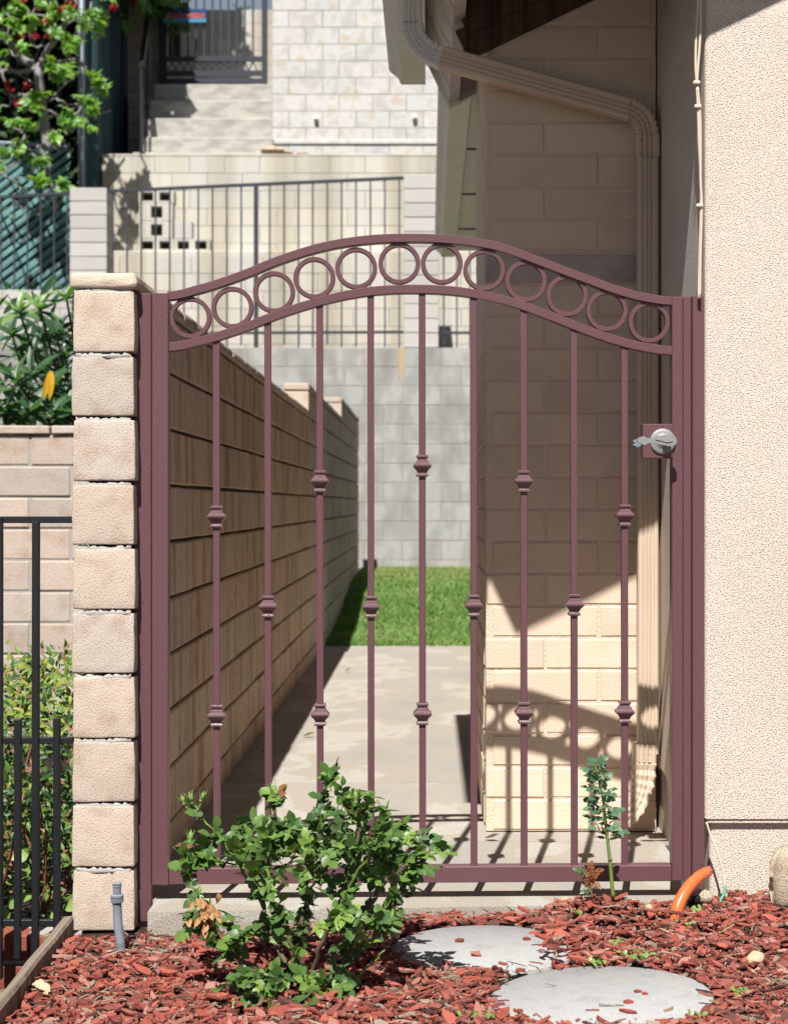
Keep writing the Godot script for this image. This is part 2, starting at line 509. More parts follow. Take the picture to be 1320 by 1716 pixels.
	M.teal_cable = mat(lin(0.06, 0.42, 0.30), 0.5)
	M.orange = mat(lin(0.78, 0.17, 0.045), 0.38, {"spec": 0.5, "tex": speck, "s": 4.0})
	M.pvc = mat(lin(0.24, 0.27, 0.32), 0.5, {"tex": blotch, "s": 6.0, "bump": grain, "bs": 0.04})
	M.teal = shades(lin(0.12, 0.28, 0.27), 3, 0.15, 0.55, {"tex": blotch, "s": 0.8})
	M.screen = mat(lin(0.03, 0.075, 0.085), 0.8, {"tex": speck, "s": 1.0, "bump": grain, "bs": 0.3})
	M.galv = mat(lin(0.36, 0.42, 0.48), 0.5, {"metal": 0.3, "tex": speck, "s": 1.5})
	M.bark = mat(lin(0.46, 0.43, 0.42), 0.95, {"tex": soil_t, "s": 2.0, "bump": coarse, "bs": 0.6})
	M.pebble = shades(lin(0.55, 0.44, 0.29), 3, 0.15, 0.8, {"tex": speck, "s": 5.0, "bump": grain, "bs": 0.1})
	M.rock = mat(lin(0.52, 0.40, 0.28), 0.95, {"tex": blotch, "s": 2.5, "bump": coarse, "bs": 0.6})
	M.boulder = mat(lin(0.42, 0.36, 0.27), 0.95, {"tex": tan_blotch, "s": 3.0, "bump": pits, "bs": 0.4})
	M.cane = mat(lin(0.15, 0.115, 0.07), 0.7, {"tex": speck, "s": 6.0, "bump": coarse, "bs": 0.1})
	M.green_cane = mat(lin(0.17, 0.27, 0.055), 0.5, {"tex": speck, "s": 6.0})
	M.red_cane = mat(lin(0.24, 0.10, 0.06), 0.5)
	M.rose_leaf = []
	for c in [[0.045, 0.095, 0.024], [0.068, 0.138, 0.031], [0.10, 0.185, 0.038], [0.18, 0.28, 0.05], [0.08, 0.14, 0.055]]:
		M.rose_leaf.append(mat(lin(c[0], c[1], c[2]), 0.44, {"back": lin(0.10, 0.24, 0.03), "spec": 0.5, "tex": paint_var, "s": 9.0}))
	M.young_leaf = mat(lin(0.20, 0.08, 0.035), 0.4, {"back": lin(0.25, 0.1, 0.03)})
	M.pale_leaf = mat(lin(0.17, 0.27, 0.07), 0.45, {"back": lin(0.18, 0.3, 0.05)})
	M.blue_leaf = [mat(lin(0.055, 0.125, 0.068), 0.45, {"back": lin(0.06, 0.14, 0.05)}), mat(lin(0.085, 0.17, 0.095), 0.45, {"back": lin(0.06, 0.14, 0.05)})]
	M.dry_leaf = mat(lin(0.42, 0.23, 0.11), 0.8, {"back": lin(0.3, 0.15, 0.05)})
	M.bud = mat(lin(0.16, 0.25, 0.06), 0.5)
	M.olean = []
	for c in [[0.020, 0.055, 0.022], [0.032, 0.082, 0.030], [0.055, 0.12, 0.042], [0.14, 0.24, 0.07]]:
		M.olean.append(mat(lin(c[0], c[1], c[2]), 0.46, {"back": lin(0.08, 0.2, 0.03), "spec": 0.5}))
	M.yellow_leaf = mat(lin(0.62, 0.36, 0.02), 0.5, {"back": lin(0.4, 0.2, 0.02)})
	M.fig = []
	for c in [[0.10, 0.23, 0.03], [0.14, 0.29, 0.045], [0.18, 0.34, 0.055], [0.06, 0.15, 0.025]]:
		M.fig.append(mat(lin(c[0], c[1], c[2]), 0.42, {"back": lin(0.28, 0.5, 0.04), "spec": 0.5}))
	M.petal = mat(lin(0.30, 0.015, 0.025), 0.6, {"back": lin(0.4, 0.02, 0.03)})
	M.tint = mat(Color.WHITE, 0.45, {"tint": true, "back": lin(0.25, 0.35, 0.12)})
	M.chip = mat(Color.WHITE, 0.95, {"tint": true, "tex": speck, "s": 6.0, "bump": coarse, "bs": 0.15})
	M.grass = mat(Color.WHITE, 0.6, {"tint": true, "back": lin(0.2, 0.4, 0.08)})
	M.turf = mat(lin(0.05, 0.085, 0.025), 1.0, {"tex": soil_t, "s": 1.0})
	M.sign_blue = mat(lin(0.015, 0.10, 0.30), 0.5, {"tex": noise(SX, 0.01, 3, 256, [[0.0, 0.6], [1.0, 1.0]], 51), "s": 3.0})
	M.sign_teal = mat(lin(0.05, 0.25, 0.42), 0.5)
	M.sign_red = mat(lin(0.62, 0.12, 0.05), 0.5)
	M.bank = mat(lin(0.03, 0.045, 0.02), 1.0, {"tex": soil_t, "s": 1.0})
	M.rust = mat(lin(0.46, 0.36, 0.25), 0.95, {"tex": soft_drips, "s": Vector3(1.0, 0.5, 1.0)})

func _ready() -> void:
	rng.seed = 20240517
	wob.seed = 11
	wob.frequency = 1.0
	wob.fractal_octaves = 2

	# ------------------------------------------------ camera, sky, sun
	var cam := Camera3D.new()
	cam.name = "camera"
	cam.projection = Camera3D.PROJECTION_FRUSTUM
	cam.near = 0.05
	cam.far = 800.0
	cam.size = 2.0 * cam.near * 858.0 / F
	cam.frustum_offset = Vector2((660.0 - 719.0) / F, (845.0 - 858.0) / F) * cam.near
	cam.position = Vector3(0, EYE, D)
	var lens := CameraAttributesPhysical.new()
	lens.frustum_focus_distance = D - 0.1
	lens.frustum_focal_length = 61.0
	lens.exposure_aperture = 7.0
	cam.attributes = lens
	add_child(cam)
	cam.make_current()

	var env := Environment.new()
	env.background_mode = Environment.BG_SKY
	var sky := Sky.new()
	var ps := ProceduralSkyMaterial.new()
	ps.sky_top_color = Color(0.13, 0.22, 0.43)
	ps.sky_horizon_color = Color(0.86, 0.93, 1.0)
	ps.sky_curve = 0.45
	ps.ground_bottom_color = Color(0.30, 0.25, 0.20)
	ps.ground_horizon_color = Color(0.45, 0.40, 0.35)
	ps.sun_angle_max = 12.0
	ps.sun_curve = 0.1
	sky.sky_material = ps
	env.sky = sky
	env.background_energy_multiplier = 0.35
	env.tonemap_mode = Environment.TONE_MAPPER_LINEAR
	env.tonemap_exposure = 1.62
	env.sdfgi_enabled = true
	env.ssao_enabled = true
	env.ssil_enabled = true
	var we := WorldEnvironment.new()
	we.name = "world"
	we.environment = env
	add_child(we)

	var sun := DirectionalLight3D.new()
	sun.name = "sun"
	sun.light_color = Color(1.0, 0.985, 0.96)
	sun.light_energy = 1.55
	sun.light_angular_distance = 0.5
	sun.shadow_enabled = true
	var way := Vector3(0.148, -1.43, -1.0).normalized()
	sun.basis = Basis.looking_at(way, Vector3.UP)
	add_child(sun)

	make_materials()
	ground()
	path_and_lawn()
	side_wall()
	back_walls()
	stairs_and_upper_gate()
	house()
	left_garden()
	gate()
	small_things()
	mulch()
	rose_bush()
	rose_shoot()
	oleander()
	nandina()
	fig_tree()

# ---------------------------------------------------------------- the setting
func bed_y(x: float, z: float) -> float:
	var y := -0.066 + 0.036 * smoothstep(-0.75, 0.05, x)
	y += 0.042 * smoothstep(0.42, 0.85, x) * smoothstep(0.8, 0.1, z)
	y += 0.045 * exp(-(pow((x - 0.40) / 0.13, 2) + pow((z - 0.16) / 0.10, 2)))
	return y + 0.007 * wob.get_noise_2d(x * 9.0, z * 9.0)

func ground() -> void:
	var st := tool()
	box(st, Vector3(0, -0.36, -40), Vector3(500, 0.2, 500))
	struct("ground", st, M.dark_soil)
	st = tool()
	box(st, Vector3(0.5, -0.22, 16.4), Vector3(44.0, 0.16, 28.0), 0.02)
	struct("unseen_driveway", st, M.unseen_drive)  # out of view behind the camera, placed to bounce light onto walls and eaves
	st = tool(true)
	var nx := 70
	var nz := 46
	var grid := []
	for i in nx + 1:
		var row := []
		for j in nz + 1:
			var x := lerpf(-0.825, 2.6, float(i) / nx)
			var z := lerpf(0.03, 2.3, float(j) / nz)
			var y := bed_y(x, z)
			for d in [[STONES[0], 0.196], [STONES[1], 0.215]]:
				if Vector2(x, z).distance_to(d[0]) < d[1]: y -= 0.05
			row.append(Vector3(x, y, z))
		grid.append(row)
	for i in nx:
		for j in nz:
			quad(st, grid[i][j], grid[i][j + 1], grid[i + 1][j + 1], grid[i + 1][j])
	struct("garden_bed", st, M.soil)
	# raised earth behind the walls
	st = tool()
	box(st, Vector3(-4.9, 0.45, -9.3), Vector3(8.0, 1.6, 9.4))
	struct("planting_bed", st, M.dark_soil)
	st = tool()
	box(st, Vector3(-1.0, 1.2, -15.0), Vector3(14.0, 2.7, 1.6))
	struct("lower_terrace", st, M.soil)
	st = tool()
	box(st, Vector3(0.1, 2.4, -17.0), Vector3(7.7, 5.1, 1.96))
	struct("upper_terrace", st, M.soil)
	st = tool()
	box(st, Vector3(-8.0, 2.0, -19.4), Vector3(8.4, 4.6, 6.9))
	struct("hillside", st, M.bank)
	st = tool()
	box(st, Vector3(-7.5, 5.5, -20.4), Vector3(7.0, 7.0, 4.6), 0.3)
	struct("hillside_backing", st, M.bank)  # dark backing box, keeps the gaps behind the fig leaves dark

func path_and_lawn() -> void:
	var root := Node3D.new()
	named(root, "path", self)
	tag(root, "stained grey and tan concrete path running between block wall and house", "path", "", "structure")
	var edges := [[0.146, -0.690], [-0.696, -1.722], [-1.728, -4.4], [-4.406, -7.45]]
	for i in 4:
		var st := tool()
		var a: float = edges[i][0]
		var b: float = edges[i][1]
		if i == 0:
			slab(st, [Vector2(-0.655, a), Vector2(0.655, 0.055), Vector2(0.655, b), Vector2(-0.705, b), Vector2(-0.705, 0.02), Vector2(-0.655, 0.02)], -0.2, 0.0)
		else:
			slab(st, [Vector2(-0.705, a), Vector2(0.9, a), Vector2(0.9, b), Vector2(-0.705, b)], -0.14, 0.0)
		obj("slab", st, M.concrete[[0, 2, 1, 1][i]], root)
	var st2 := tool()
	box(st2, Vector3(0.1, -0.09, -3.8), Vector3(1.58, 0.16, 7.2))
	obj("base", st2, M.mortar_dark, root)
	# lawn
	var st := tool(true)
	var rows := []
	for i in 25:
		var z := lerpf(-7.455, -14.0, i / 24.0)
		rows.append([Vector3(-0.71, lawn_y(z), z), Vector3(2.2, lawn_y(z), z)])
	for i in 24:
		quad(st, rows[i][0], rows[i][1], rows[i + 1][1], rows[i + 1][0])
	struct("lawn", st, M.turf)
	st = tool()
	blade(st, Transform3D(Basis.from_euler(Vector3(0.1, 0, 0)), Vector3.ZERO), 1.0, [0.06, 0.055, 0.035, 0.0], 0.3, 0.25)
	st.generate_normals()
	var bm := st.commit()
	var xs := []
	var cs := []
	for i in 52000:
		var z := lerpf(-7.415, -13.95, pow(rng.randf(), 1.2))
		var x := rr(-0.69, 0.75)
		var h := rr(0.03, 0.062)
		var b := Basis.from_euler(Vector3(rr(-0.5, 0.5), rr(0, TAU), rr(-0.5, 0.5))).scaled(Vector3(h * 1.6, h, h * 1.6))
		xs.append(Transform3D(b, Vector3(x, lawn_y(z) - 0.002, z)))
		var d := wob.get_noise_2d(x * 1.3, z * 1.3)
		var c := Color(0.16, 0.285, 0.065).lerp(Color(0.29, 0.40, 0.13), clampf(d + rng.randf() * 0.6, 0, 1))
		if z < -11.5 and rng.randf() < 0.35: c = Color(0.36, 0.34, 0.13)
		cs.append(c)
	var g := scatter("lawn_grass", bm, M.grass, xs, cs, self)
	tag(g, "short green lawn grass between the path and the grey block wall", "grass", "", "stuff")

func lawn_y(z: float) -> float:
	return 0.27 * smoothstep(-7.4, -12.5, z) - 0.012

# ---------------------------------------------------------------- slump block side wall
func side_wall() -> void:
	var zs := [0.08, -5.85, -9.65, -13.0]
	var tops := [10, 11, 12]
	var labels := ["pinkish tan slump block wall beside the gate, its lit end facing out", "middle stretch of the side wall, one course higher behind the first", "farthest stretch of the side wall, highest, beside the lawn"]
	for k in 3:
		var a: float = zs[k]
		var b: float = zs[k + 1]
		var root := thing("block_wall", labels[k], "wall", Vector3(-0.77, -0.065, a))
		var n: int = tops[k]
		var o := Vector3(-0.70, -0.065, a)
		var y0 := 0.0
		if k == 2: n = 12
		lay(root, "block", o, Vector3(0, 0, -1), Vector3(1, 0, 0), a - b, n, 0.1523, 0.406, 0.141, M.slump_side, {"gap": 0.009, "gapx": 0.003, "bev": 0.0045, "jit": 0.002, "heads": -1.0, "y0": y0})
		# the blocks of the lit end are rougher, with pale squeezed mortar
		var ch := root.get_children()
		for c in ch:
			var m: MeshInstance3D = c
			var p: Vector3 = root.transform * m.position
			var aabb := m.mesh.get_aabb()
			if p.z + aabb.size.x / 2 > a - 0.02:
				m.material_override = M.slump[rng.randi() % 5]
				if k == 0: m.mesh = slump(aabb.size + Vector3(0.0, -0.003, 0.0), 0.0035, 0.0017, int(p.y * 40) + 5, 8)
		var st := tool()
		var h := n * 0.1523 - 0.01
		box(st, Vector3(-0.7705, -0.065 + h / 2, (a + b) / 2 - 0.06), Vector3(0.118, h, a - b - 0.14))
		obj("mortar", st, M.mortar_dark, root)  # side joints coloured dark for dirt and for shade in the recess
		# ragged mortar beds at the end
		if k == 0:
			for i in range(1, n + 1):
				st = tool(true)
				var y := -0.065 + i * 0.1523
				var strip := PackedVector2Array()
				for j in 19: strip.append(Vector2(lerpf(-0.836, -0.706, j / 18.0), y - 0.011 + rr(-0.003, 0.002)))
				for j in 19: strip.append(Vector2(lerpf(-0.706, -0.836, j / 18.0), y + 0.003 + rr(-0.005, 0.002)))
				prism(st, strip, a - 0.02, a - 0.0025 + rr(-0.001, 0.001))
				obj("mortar_bed", st, M.mortar, root)
		# cap blocks
		var cap_y := -0.065 + n * 0.1523
		var z := a + 0.004
		var first := true
		while z > b + 0.03:
			var z1 := maxf(z - 0.406, b)
			var mesh := slump(Vector3(z - z1 - 0.008, 0.038, 0.152), 0.008, 0.0035, rng.randi() % 90, 5) if k == 0 else block_mesh(Vector3(z - z1 - 0.008, 0.038, 0.150), 0.006, 0.002, rng.randi() % 4)
			put("cap", mesh, M.slump[rng.randi() % 5] if first else M.slump_far[rng.randi() % 4], root, Transform3D(Basis(Vector3(0, 0, -1), Vector3.UP, Vector3(1, 0, 0)), Vector3(-0.7705, cap_y + 0.021, (z + z1) / 2)))
			first = false
			z = z1

# ---------------------------------------------------------------- walls behind
func cmu(called: String, label: String, at: Vector3, length: float, rows: int, mats: Array, opt := {}) -> Node3D:
	var root := thing(called, label, "wall", at + Vector3(length / 2, 0, 0))
	var o := {"gap": 0.008, "bev": 0.003, "jit": 0.0012, "mortar": M.cmu_joint, "inset": 0.0035}
	o.merge(opt, true)
	lay(root, "block", at, Vector3(1, 0, 0), Vector3(0, 0, 1), length, rows, opt.get("pitch", 0.203), opt.get("len", 0.406), 0.2, mats, o)
	return root

func iron_fence(label: String, p0: Vector3, p1: Vector3, h0: float, h1: float, post_at: Array, step: float, foot := 0.16) -> void:
	var root := thing("iron_fence", label, "fence", (p0 + p1) / 2)
	var st := tool()
	var t0 := p0 + Vector3(0, h0, 0)
	var t1 := p1 + Vector3(0, h1, 0)
	bar(st, t0, t1, 0.032, 0.04)
	obj("rail", st, M.iron, root)
	st = tool()
	bar(st, p0 + Vector3(0, foot, 0), p1 + Vector3(0, foot, 0), 0.028, 0.03)
	obj("rail", st, M.iron, root)
	var n := int(p0.distance_to(p1) / step)
	for i in n + 1:
		var t := (i + 0.3) / (n + 0.6)
		st = tool()
		bar(st, p0.lerp(p1, t) + Vector3(0, 0.0 if i % 3 else 0.03, 0), t0.lerp(t1, t) - Vector3(0, 0.017, 0), 0.016, 0.016, 0.0)
		obj("picket", st, M.iron, root)
	for t in post_at:
		st = tool()
		bar(st, p0.lerp(p1, t) + Vector3(0, -0.02, 0.003), t0.lerp(t1, t) + Vector3(0, -0.016, 0.003), 0.045, 0.045)
		obj("post", st, M.iron, root)

func pier(label: String, px0: float, px1: float, r: float, y0: float, y1: float) -> void:
	var w := X(px1, r) - X(px0, r)
	var x := X(px0, r)
	var root := thing("block_pier", label, "pillar", Vector3(x + w / 2, y0, Z(r) - w / 2))
	var n := int(round((y1 - y0) / 0.152))
	lay(root, "block", Vector3(x, y0, Z(r)), Vector3(1, 0, 0), Vector3(0, 0, 1), w, n, (y1 - y0) / n, w, w, M.cmu_pier, {"gap": 0.008, "bev": 0.004, "jit": 0.002, "mortar": M.cmu_joint, "inset": 0.006, "bond": 0.0})

func back_walls() -> void:
	var r := 4.35
	# grey wall behind the lawn
	cmu("retaining_wall", "weathered grey concrete block wall at the back of the lawn", Vector3(-4.95, 0.16, Z(r)), 7.2, 12, M.cmu_grey)
	var stain := tool()
	var sp := PackedVector2Array()
	for e in [[665, 583], [681, 583], [680, 600], [678, 618], [679.5, 640], [677, 622], [675, 634], [673.5, 662], [672, 636], [670, 622], [668.5, 646], [667, 618], [665.5, 604]]: sp.append(Vector2(X(e[0], r), Y(e[1], r)))
	# rust running down from the fence foot
	prism(stain, sp, Z(r) - 0.004, Z(r) + 0.0025)
	obj("rust_stain", stain, M.rust, get_node("retaining_wall"))
	cmu("retaining_wall", "low pale block wall under the iron fence on the left", Vector3(-5.3, 2.60, Z(4.36)), 1.55, 3, M.cmu_pier)
	# fence on the grey wall
	pier("pale grey block pier left of the iron fence", 117, 180, 4.40, 2.55, Y(314, 4.40))
	pier("pale block pier right of the iron fence, near the eave", 676, 735, 4.36, 2.60, Y(292, 4.36))
	iron_fence("dark iron picket fence between two pale block piers", Vector3(X(180, 4.40), 2.61, Z(4.42)), Vector3(X(676, 4.36), 2.61, Z(4.38)), Y(318, 4.4) - 2.61, Y(297, 4.37) - 2.61, [0.502], 0.152)
	iron_fence("short dark iron fence before the teal slatted fence", Vector3(X(-70, 4.44), 2.7, Z(4.44)), Vector3(X(117, 4.40), 2.7, Z(4.42)), Y(335, 4.44) - 2.7, Y(321, 4.4) - 2.7, [], 0.152, 0.1)
	iron_fence("dark iron fence right of the pale pier, half hidden by the house", Vector3(X(737, 4.37), 2.61, Z(4.40)), Vector3(X(860, 4.37), 2.61, Z(4.40)), 1.65, 1.65, [], 0.152)
	# cream wall behind
	cmu("retaining_wall", "cream concrete block wall behind the iron fence, below the stairs", Vector3(X(171, 4.8), 2.55, Z(4.8)), 5.6, 12, M.cmu_tan)
	var low := cmu("retaining_wall", "low cream block ledge wall carrying the loose concrete blocks", Vector3(X(171, 4.69), 2.56, Z(4.69)), 5.3, 6, M.cmu_tan, {"pitch": 0.2})
	var st := tool()
	box(st, Vector3(X(171, 4.69) + 2.66, 3.775, Z(4.745)), Vector3(5.34, 0.09, 0.46), 0.01)
	obj("ledge", st, M.cmu_tan[3], low)
	st = tool()
	box(st, Vector3(X(171, 4.8) + 2.8, 2.55 + 12 * 0.203 + 0.008, Z(4.8) - 0.11), Vector3(5.62, 0.025, 0.23), 0.004)
	obj("coping", st, M.cmu_tan[1], get_node("retaining_wall_002"))
	# white wall high up
	cmu("retaining_wall", "tall whitewashed block wall above the cream wall, right of the stairs", Vector3(X(456, 5.02), 4.9, Z(5.02)), 4.6, 18, M.cmu_white)
	st = tool()
	box(st, Vector3(X(456, 5.0) + 2.2, 5.335, Z(5.02) + 0.004), Vector3(4.4, 0.055, 0.03), 0.008)
	obj("footing", st, M.cmu_white[2], get_node("retaining_wall_004"))
	for e in [[530, 200], [695, 198]]:
		st = tool(true)
		var c := spot(e[0], e[1], 5.02)
		var pth := [c + Vector3(0, 0, -0.03), c + Vector3(0, 0, 0.05)]
		tube(st, pth, 0.03, 0.03, 10)
		obj("drain_pipe", st, M.white_metal, get_node("retaining_wall_004"))
	# loose blocks with their cells to the front
	var cells := [[232, 292, 400, 421, 2], [292, 352, 400, 421, 2], [233, 290, 370, 400, 1], [292, 322, 370, 400, 0], [233, 290, 340, 370, 1], [232, 292, 318, 340, 2]]
	var said := ["two-celled concrete block at the bottom left of the stack on the ledge", "two-celled concrete block at the bottom right of the stack on the ledge", "one-holed concrete block second from the bottom of the stack", "plain white half block beside the stack on the ledge", "one-holed concrete block just under the top of the stack", "two-celled concrete block topmost on the stack"]
	var q := 4.70
	for i in 6:
		var e: Array = cells[i]
		var a := spot(e[0] + 0.4, e[3] - 0.3, q)
		var b := spot(e[1] - 0.4, e[2] + 0.3, q)
		a.z = Z(4.70); b.z = a.z
		var t := thing("concrete_block", said[i], "block", Vector3((a.x + b.x) / 2, a.y, a.z - 0.1), 0.0, "loose concrete blocks")
		var n: int = e[4]
		var hw := 0.128
		var hh := (b.y - a.y) * (0.33 if n == 1 else 0.34)
		var cx := []
		if n == 2: cx = [lerpf(a.x, b.x, 0.25), lerpf(a.x, b.x, 0.75)]
		elif n == 1: cx = [lerpf(a.x, b.x, 0.52)]
		var my := (a.y + b.y) / 2
		st = tool()
		var xs := [a.x]
		for c in cx: xs.append_array([c - hw / 2, c + hw / 2])
		xs.append(b.x)
		for j in range(0, xs.size(), 2):
			box(st, Vector3((xs[j] + xs[j + 1]) / 2, my, a.z - 0.1), Vector3(xs[j + 1] - xs[j], b.y - a.y, 0.2), 0.003)
		for c in cx:
			box(st, Vector3(c, (my + hh + b.y) / 2, a.z - 0.1), Vector3(hw, b.y - my - hh, 0.198))
			box(st, Vector3(c, (my - hh + a.y) / 2, a.z - 0.1), Vector3(hw, my - hh - a.y, 0.198))
		obj("body", st, M.cmu_pier[3] if i == 3 else M.cmu_tan[2], t)
		if n:
			st = tool()
			box(st, Vector3((a.x + b.x) / 2, my, a.z - 0.19), Vector3(b.x - a.x - 0.02, b.y - a.y - 0.02, 0.012))
			obj("dark_back", st, M.mortar_dark, t)  # dark plate across the cells so the holes read dark
	# rocks on the cream wall
	for e in [[440, 474, 250, "orange tan rock lying on the cream wall by the stairs"], [468, 488, 256, "smaller tan rock lying right of the orange rock"], [500, 514, 259, "flat pale pebble on the cream wall top"]]:
		var a := spot(e[0], 264, 4.81)
		var b := spot(e[1], e[2], 4.81)
		var w := b.x - a.x
		var m := slump(Vector3(w, b.y - a.y, w * 0.7), minf((b.y - a.y) * 0.45, w * 0.3), 0.02, int(e[0]), 4)
		var o := put("rock", m, M.rock, self, Transform3D(Basis(), Vector3((a.x + b.x) / 2, 5.012 + (b.y - a.y) / 2, a.z - 0.06)))
		tag(o, e[3], "rock", "rocks on the cream wall")

func stairs_and_upper_gate() -> void:
	var root := thing("stairs", "weathered concrete stairs climbing to the black iron gate", "stairs", Vector3(-2.7, 4.9, Z(5.05)))
	var lefts := [222.0, 240.0, 245.0, 250.0, 257.0]
	var tops := [255.0, 230.0, 198.0, 168.0, 141.0]
	var prev := 4.9
	for k in 5:
		var r := 4.94 + 0.06 * k
		var y := Y(tops[k], r)
		var st := tool()
		var x0 := X(lefts[k], r)
		var x1 := X(455, r) + 0.02
		var deep := 0.9 + 0.3 * (4 - k) if k < 4 else 2.4
		box(st, Vector3((x0 + x1) / 2, (y + prev - 0.05) / 2, Z(r) - deep / 2), Vector3(x1 - x0, y - prev + 0.05, deep), 0.012)
		obj("step", st, M.step, root)
		prev = y
	var top := prev
	# shaded block wall left of the stairs
	var w := thing("stair_wall", "shaded brown block wall along the left of the upper stairs", "wall", Vector3(X(225, 5.3), 5.0, Z(5.3)))
	lay(w, "block", Vector3(X(216, 5.32), 5.0, Z(5.3)), Vector3(1, 0, 0), Vector3(0, 0, 1), X(266, 5.3) - X(216, 5.32), 17, 0.203, 0.406, 0.2, M.slump_far, {"mortar": M.cmu_joint})
	# handrail
	var h := thing("handrail", "black iron handrail rising along the left of the stairs", "handrail", spot(233, 262, 4.92))
	var st2 := tool()
	bar(st2, spot(237, 115, 4.92), spot(249, 22, 5.24), 0.06, 0.05)
	obj("rail", st2, M.black, h)
	for k in 7:
		var t := k / 6.0
		st2 = tool()
		var b := spot(lerpf(232, 246, t), lerpf(262, 140, t), lerpf(4.92, 5.24, t))
		var e := spot(lerpf(237, 249, t), lerpf(115, 22, t), lerpf(4.92, 5.24, t))
		bar(st2, Vector3(e.x, b.y, e.z), e, 0.03, 0.03)
		obj("baluster", st2, M.black, h)
	# gate at the top
	var r := 5.26
	var g := thing("iron_gate", "black iron gate at the top of the stairs with a blue sign", "gate", Vector3(X(356, r), top, Z(r)))
	for e in [[266, 281], [439, 448]]:
		st2 = tool()
		bar(st2, Vector3(X((e[0] + e[1]) / 2.0, r), top, Z(r)), Vector3(X((e[0] + e[1]) / 2.0, r), top + 2.1, Z(r)), (e[1] - e[0]) * S * r, 0.06)
		obj("post", st2, M.iron if e[0] > 300 else M.black, g)
	for e in [[132, 140], [95, 103], [118, 128], [-60, -68]]:
		st2 = tool()
		var yy := Y((e[0] + e[1]) / 2.0, r)
		bar(st2, Vector3(X(281, r), yy, Z(r)), Vector3(X(439, r), yy, Z(r)), absf(e[1] - e[0]) * S * r, 0.05 if e[0] != 118 else 0.012)
		obj("rail", st2, M.iron, g)
	for k in 11:
		var x := X(288 + 13.6 * k, r)
		st2 = tool()
		bar(st2, Vector3(x, Y(95, r), Z(r)), Vector3(x, Y(-60, r), Z(r)), 0.022, 0.02, 0.0)
		obj("bar", st2, M.iron, g)
		st2 = tool()
		for s in [-1, 1]:
			bar(st2, Vector3(x + s * 0.045, Y(117, r), Z(r)), Vector3(x, Y(103, r), Z(r)), 0.016, 0.016, 0.0)
		obj("scroll", st2, M.iron, g)
	# sign
	var sg := thing("sign", "blue painted sign with orange lettering hung on the upper gate", "sign", spot(311, 40, r) + Vector3(0, 0, 0.05))
	var c := spot(311, 28.5, r) + Vector3(0, 0, 0.045)
	st2 = tool()
	box(st2, c, Vector3(72 * S * r, 23 * S * r, 0.02), 0.003)
	obj("board", st2, M.sign_blue, sg)
	st2 = tool()
	box(st2, c + Vector3(0, -7 * S * r, 0.0012), Vector3(70 * S * r, 8 * S * r, 0.02), 0.002)
	obj("lower_band", st2, M.sign_teal, sg)
	var tm := TextMesh.new()
	tm.text = "Welcome"
	var sf := SystemFont.new()
	sf.font_names = PackedStringArray(["Droid Serif"])
	sf.font_weight = 700
	tm.font = sf
	tm.font_size = 32
	tm.pixel_size = 0.0034
	tm.depth = 0.006
	put("lettering", tm, M.sign_red, sg, Transform3D(Basis().scaled(Vector3(1.0, 1.0, 1.0)), c + Vector3(0, 0.006, 0.0145)))
	# beyond the gate
	cmu("retaining_wall", "sunlit tan block wall beyond the upper iron gate", Vector3(X(250, 6.1), 6.0, Z(6.1)), 2.6, 11, M.cmu_tan)
	st2 = tool()
	box(st2, Vector3(-2.6, 5.9, Z(5.7)), Vector3(2.2, 0.75, 3.2))
	struct("landing", st2, M.step)
	var sh := thing("garden_post", "dark brown timber post behind the upper gate", "post", spot(283, 60, 5.6))
	st2 = tool()
	box(st2, spot(291, -20, 5.6), Vector3(0.19, 1.9, 0.19), 0.01)
	obj("shaft", st2, M.eave_wood, sh)
	st2 = tool()
	box(st2, spot(291, -20, 5.6) + Vector3(0, 0.97, 0), Vector3(0.24, 0.05, 0.24), 0.01)
	obj("post_cap", st2, M.eave_wood, sh)
	# an agave on the far wall
	var ag := thing("agave", "grey green agave on top of the far tan wall", "plant", spot(408, 22, 6.12))
	for k in 14:
		st2 = tool(true)
		var a := TAU * k / 14.0
		var d := Vector3(cos(a), rr(0.5, 1.3), sin(a) * 0.8)
		blade(st2, Transform3D(facing(d, Vector3.UP), spot(408, 21, 6.12) + Vector3(0, -0.02, -0.1)), rr(0.16, 0.26), [0.025, 0.032, 0.02, 0.0], 0.3, 0.25)
		obj("leaf", st2, M.blue_leaf[k % 2], ag)

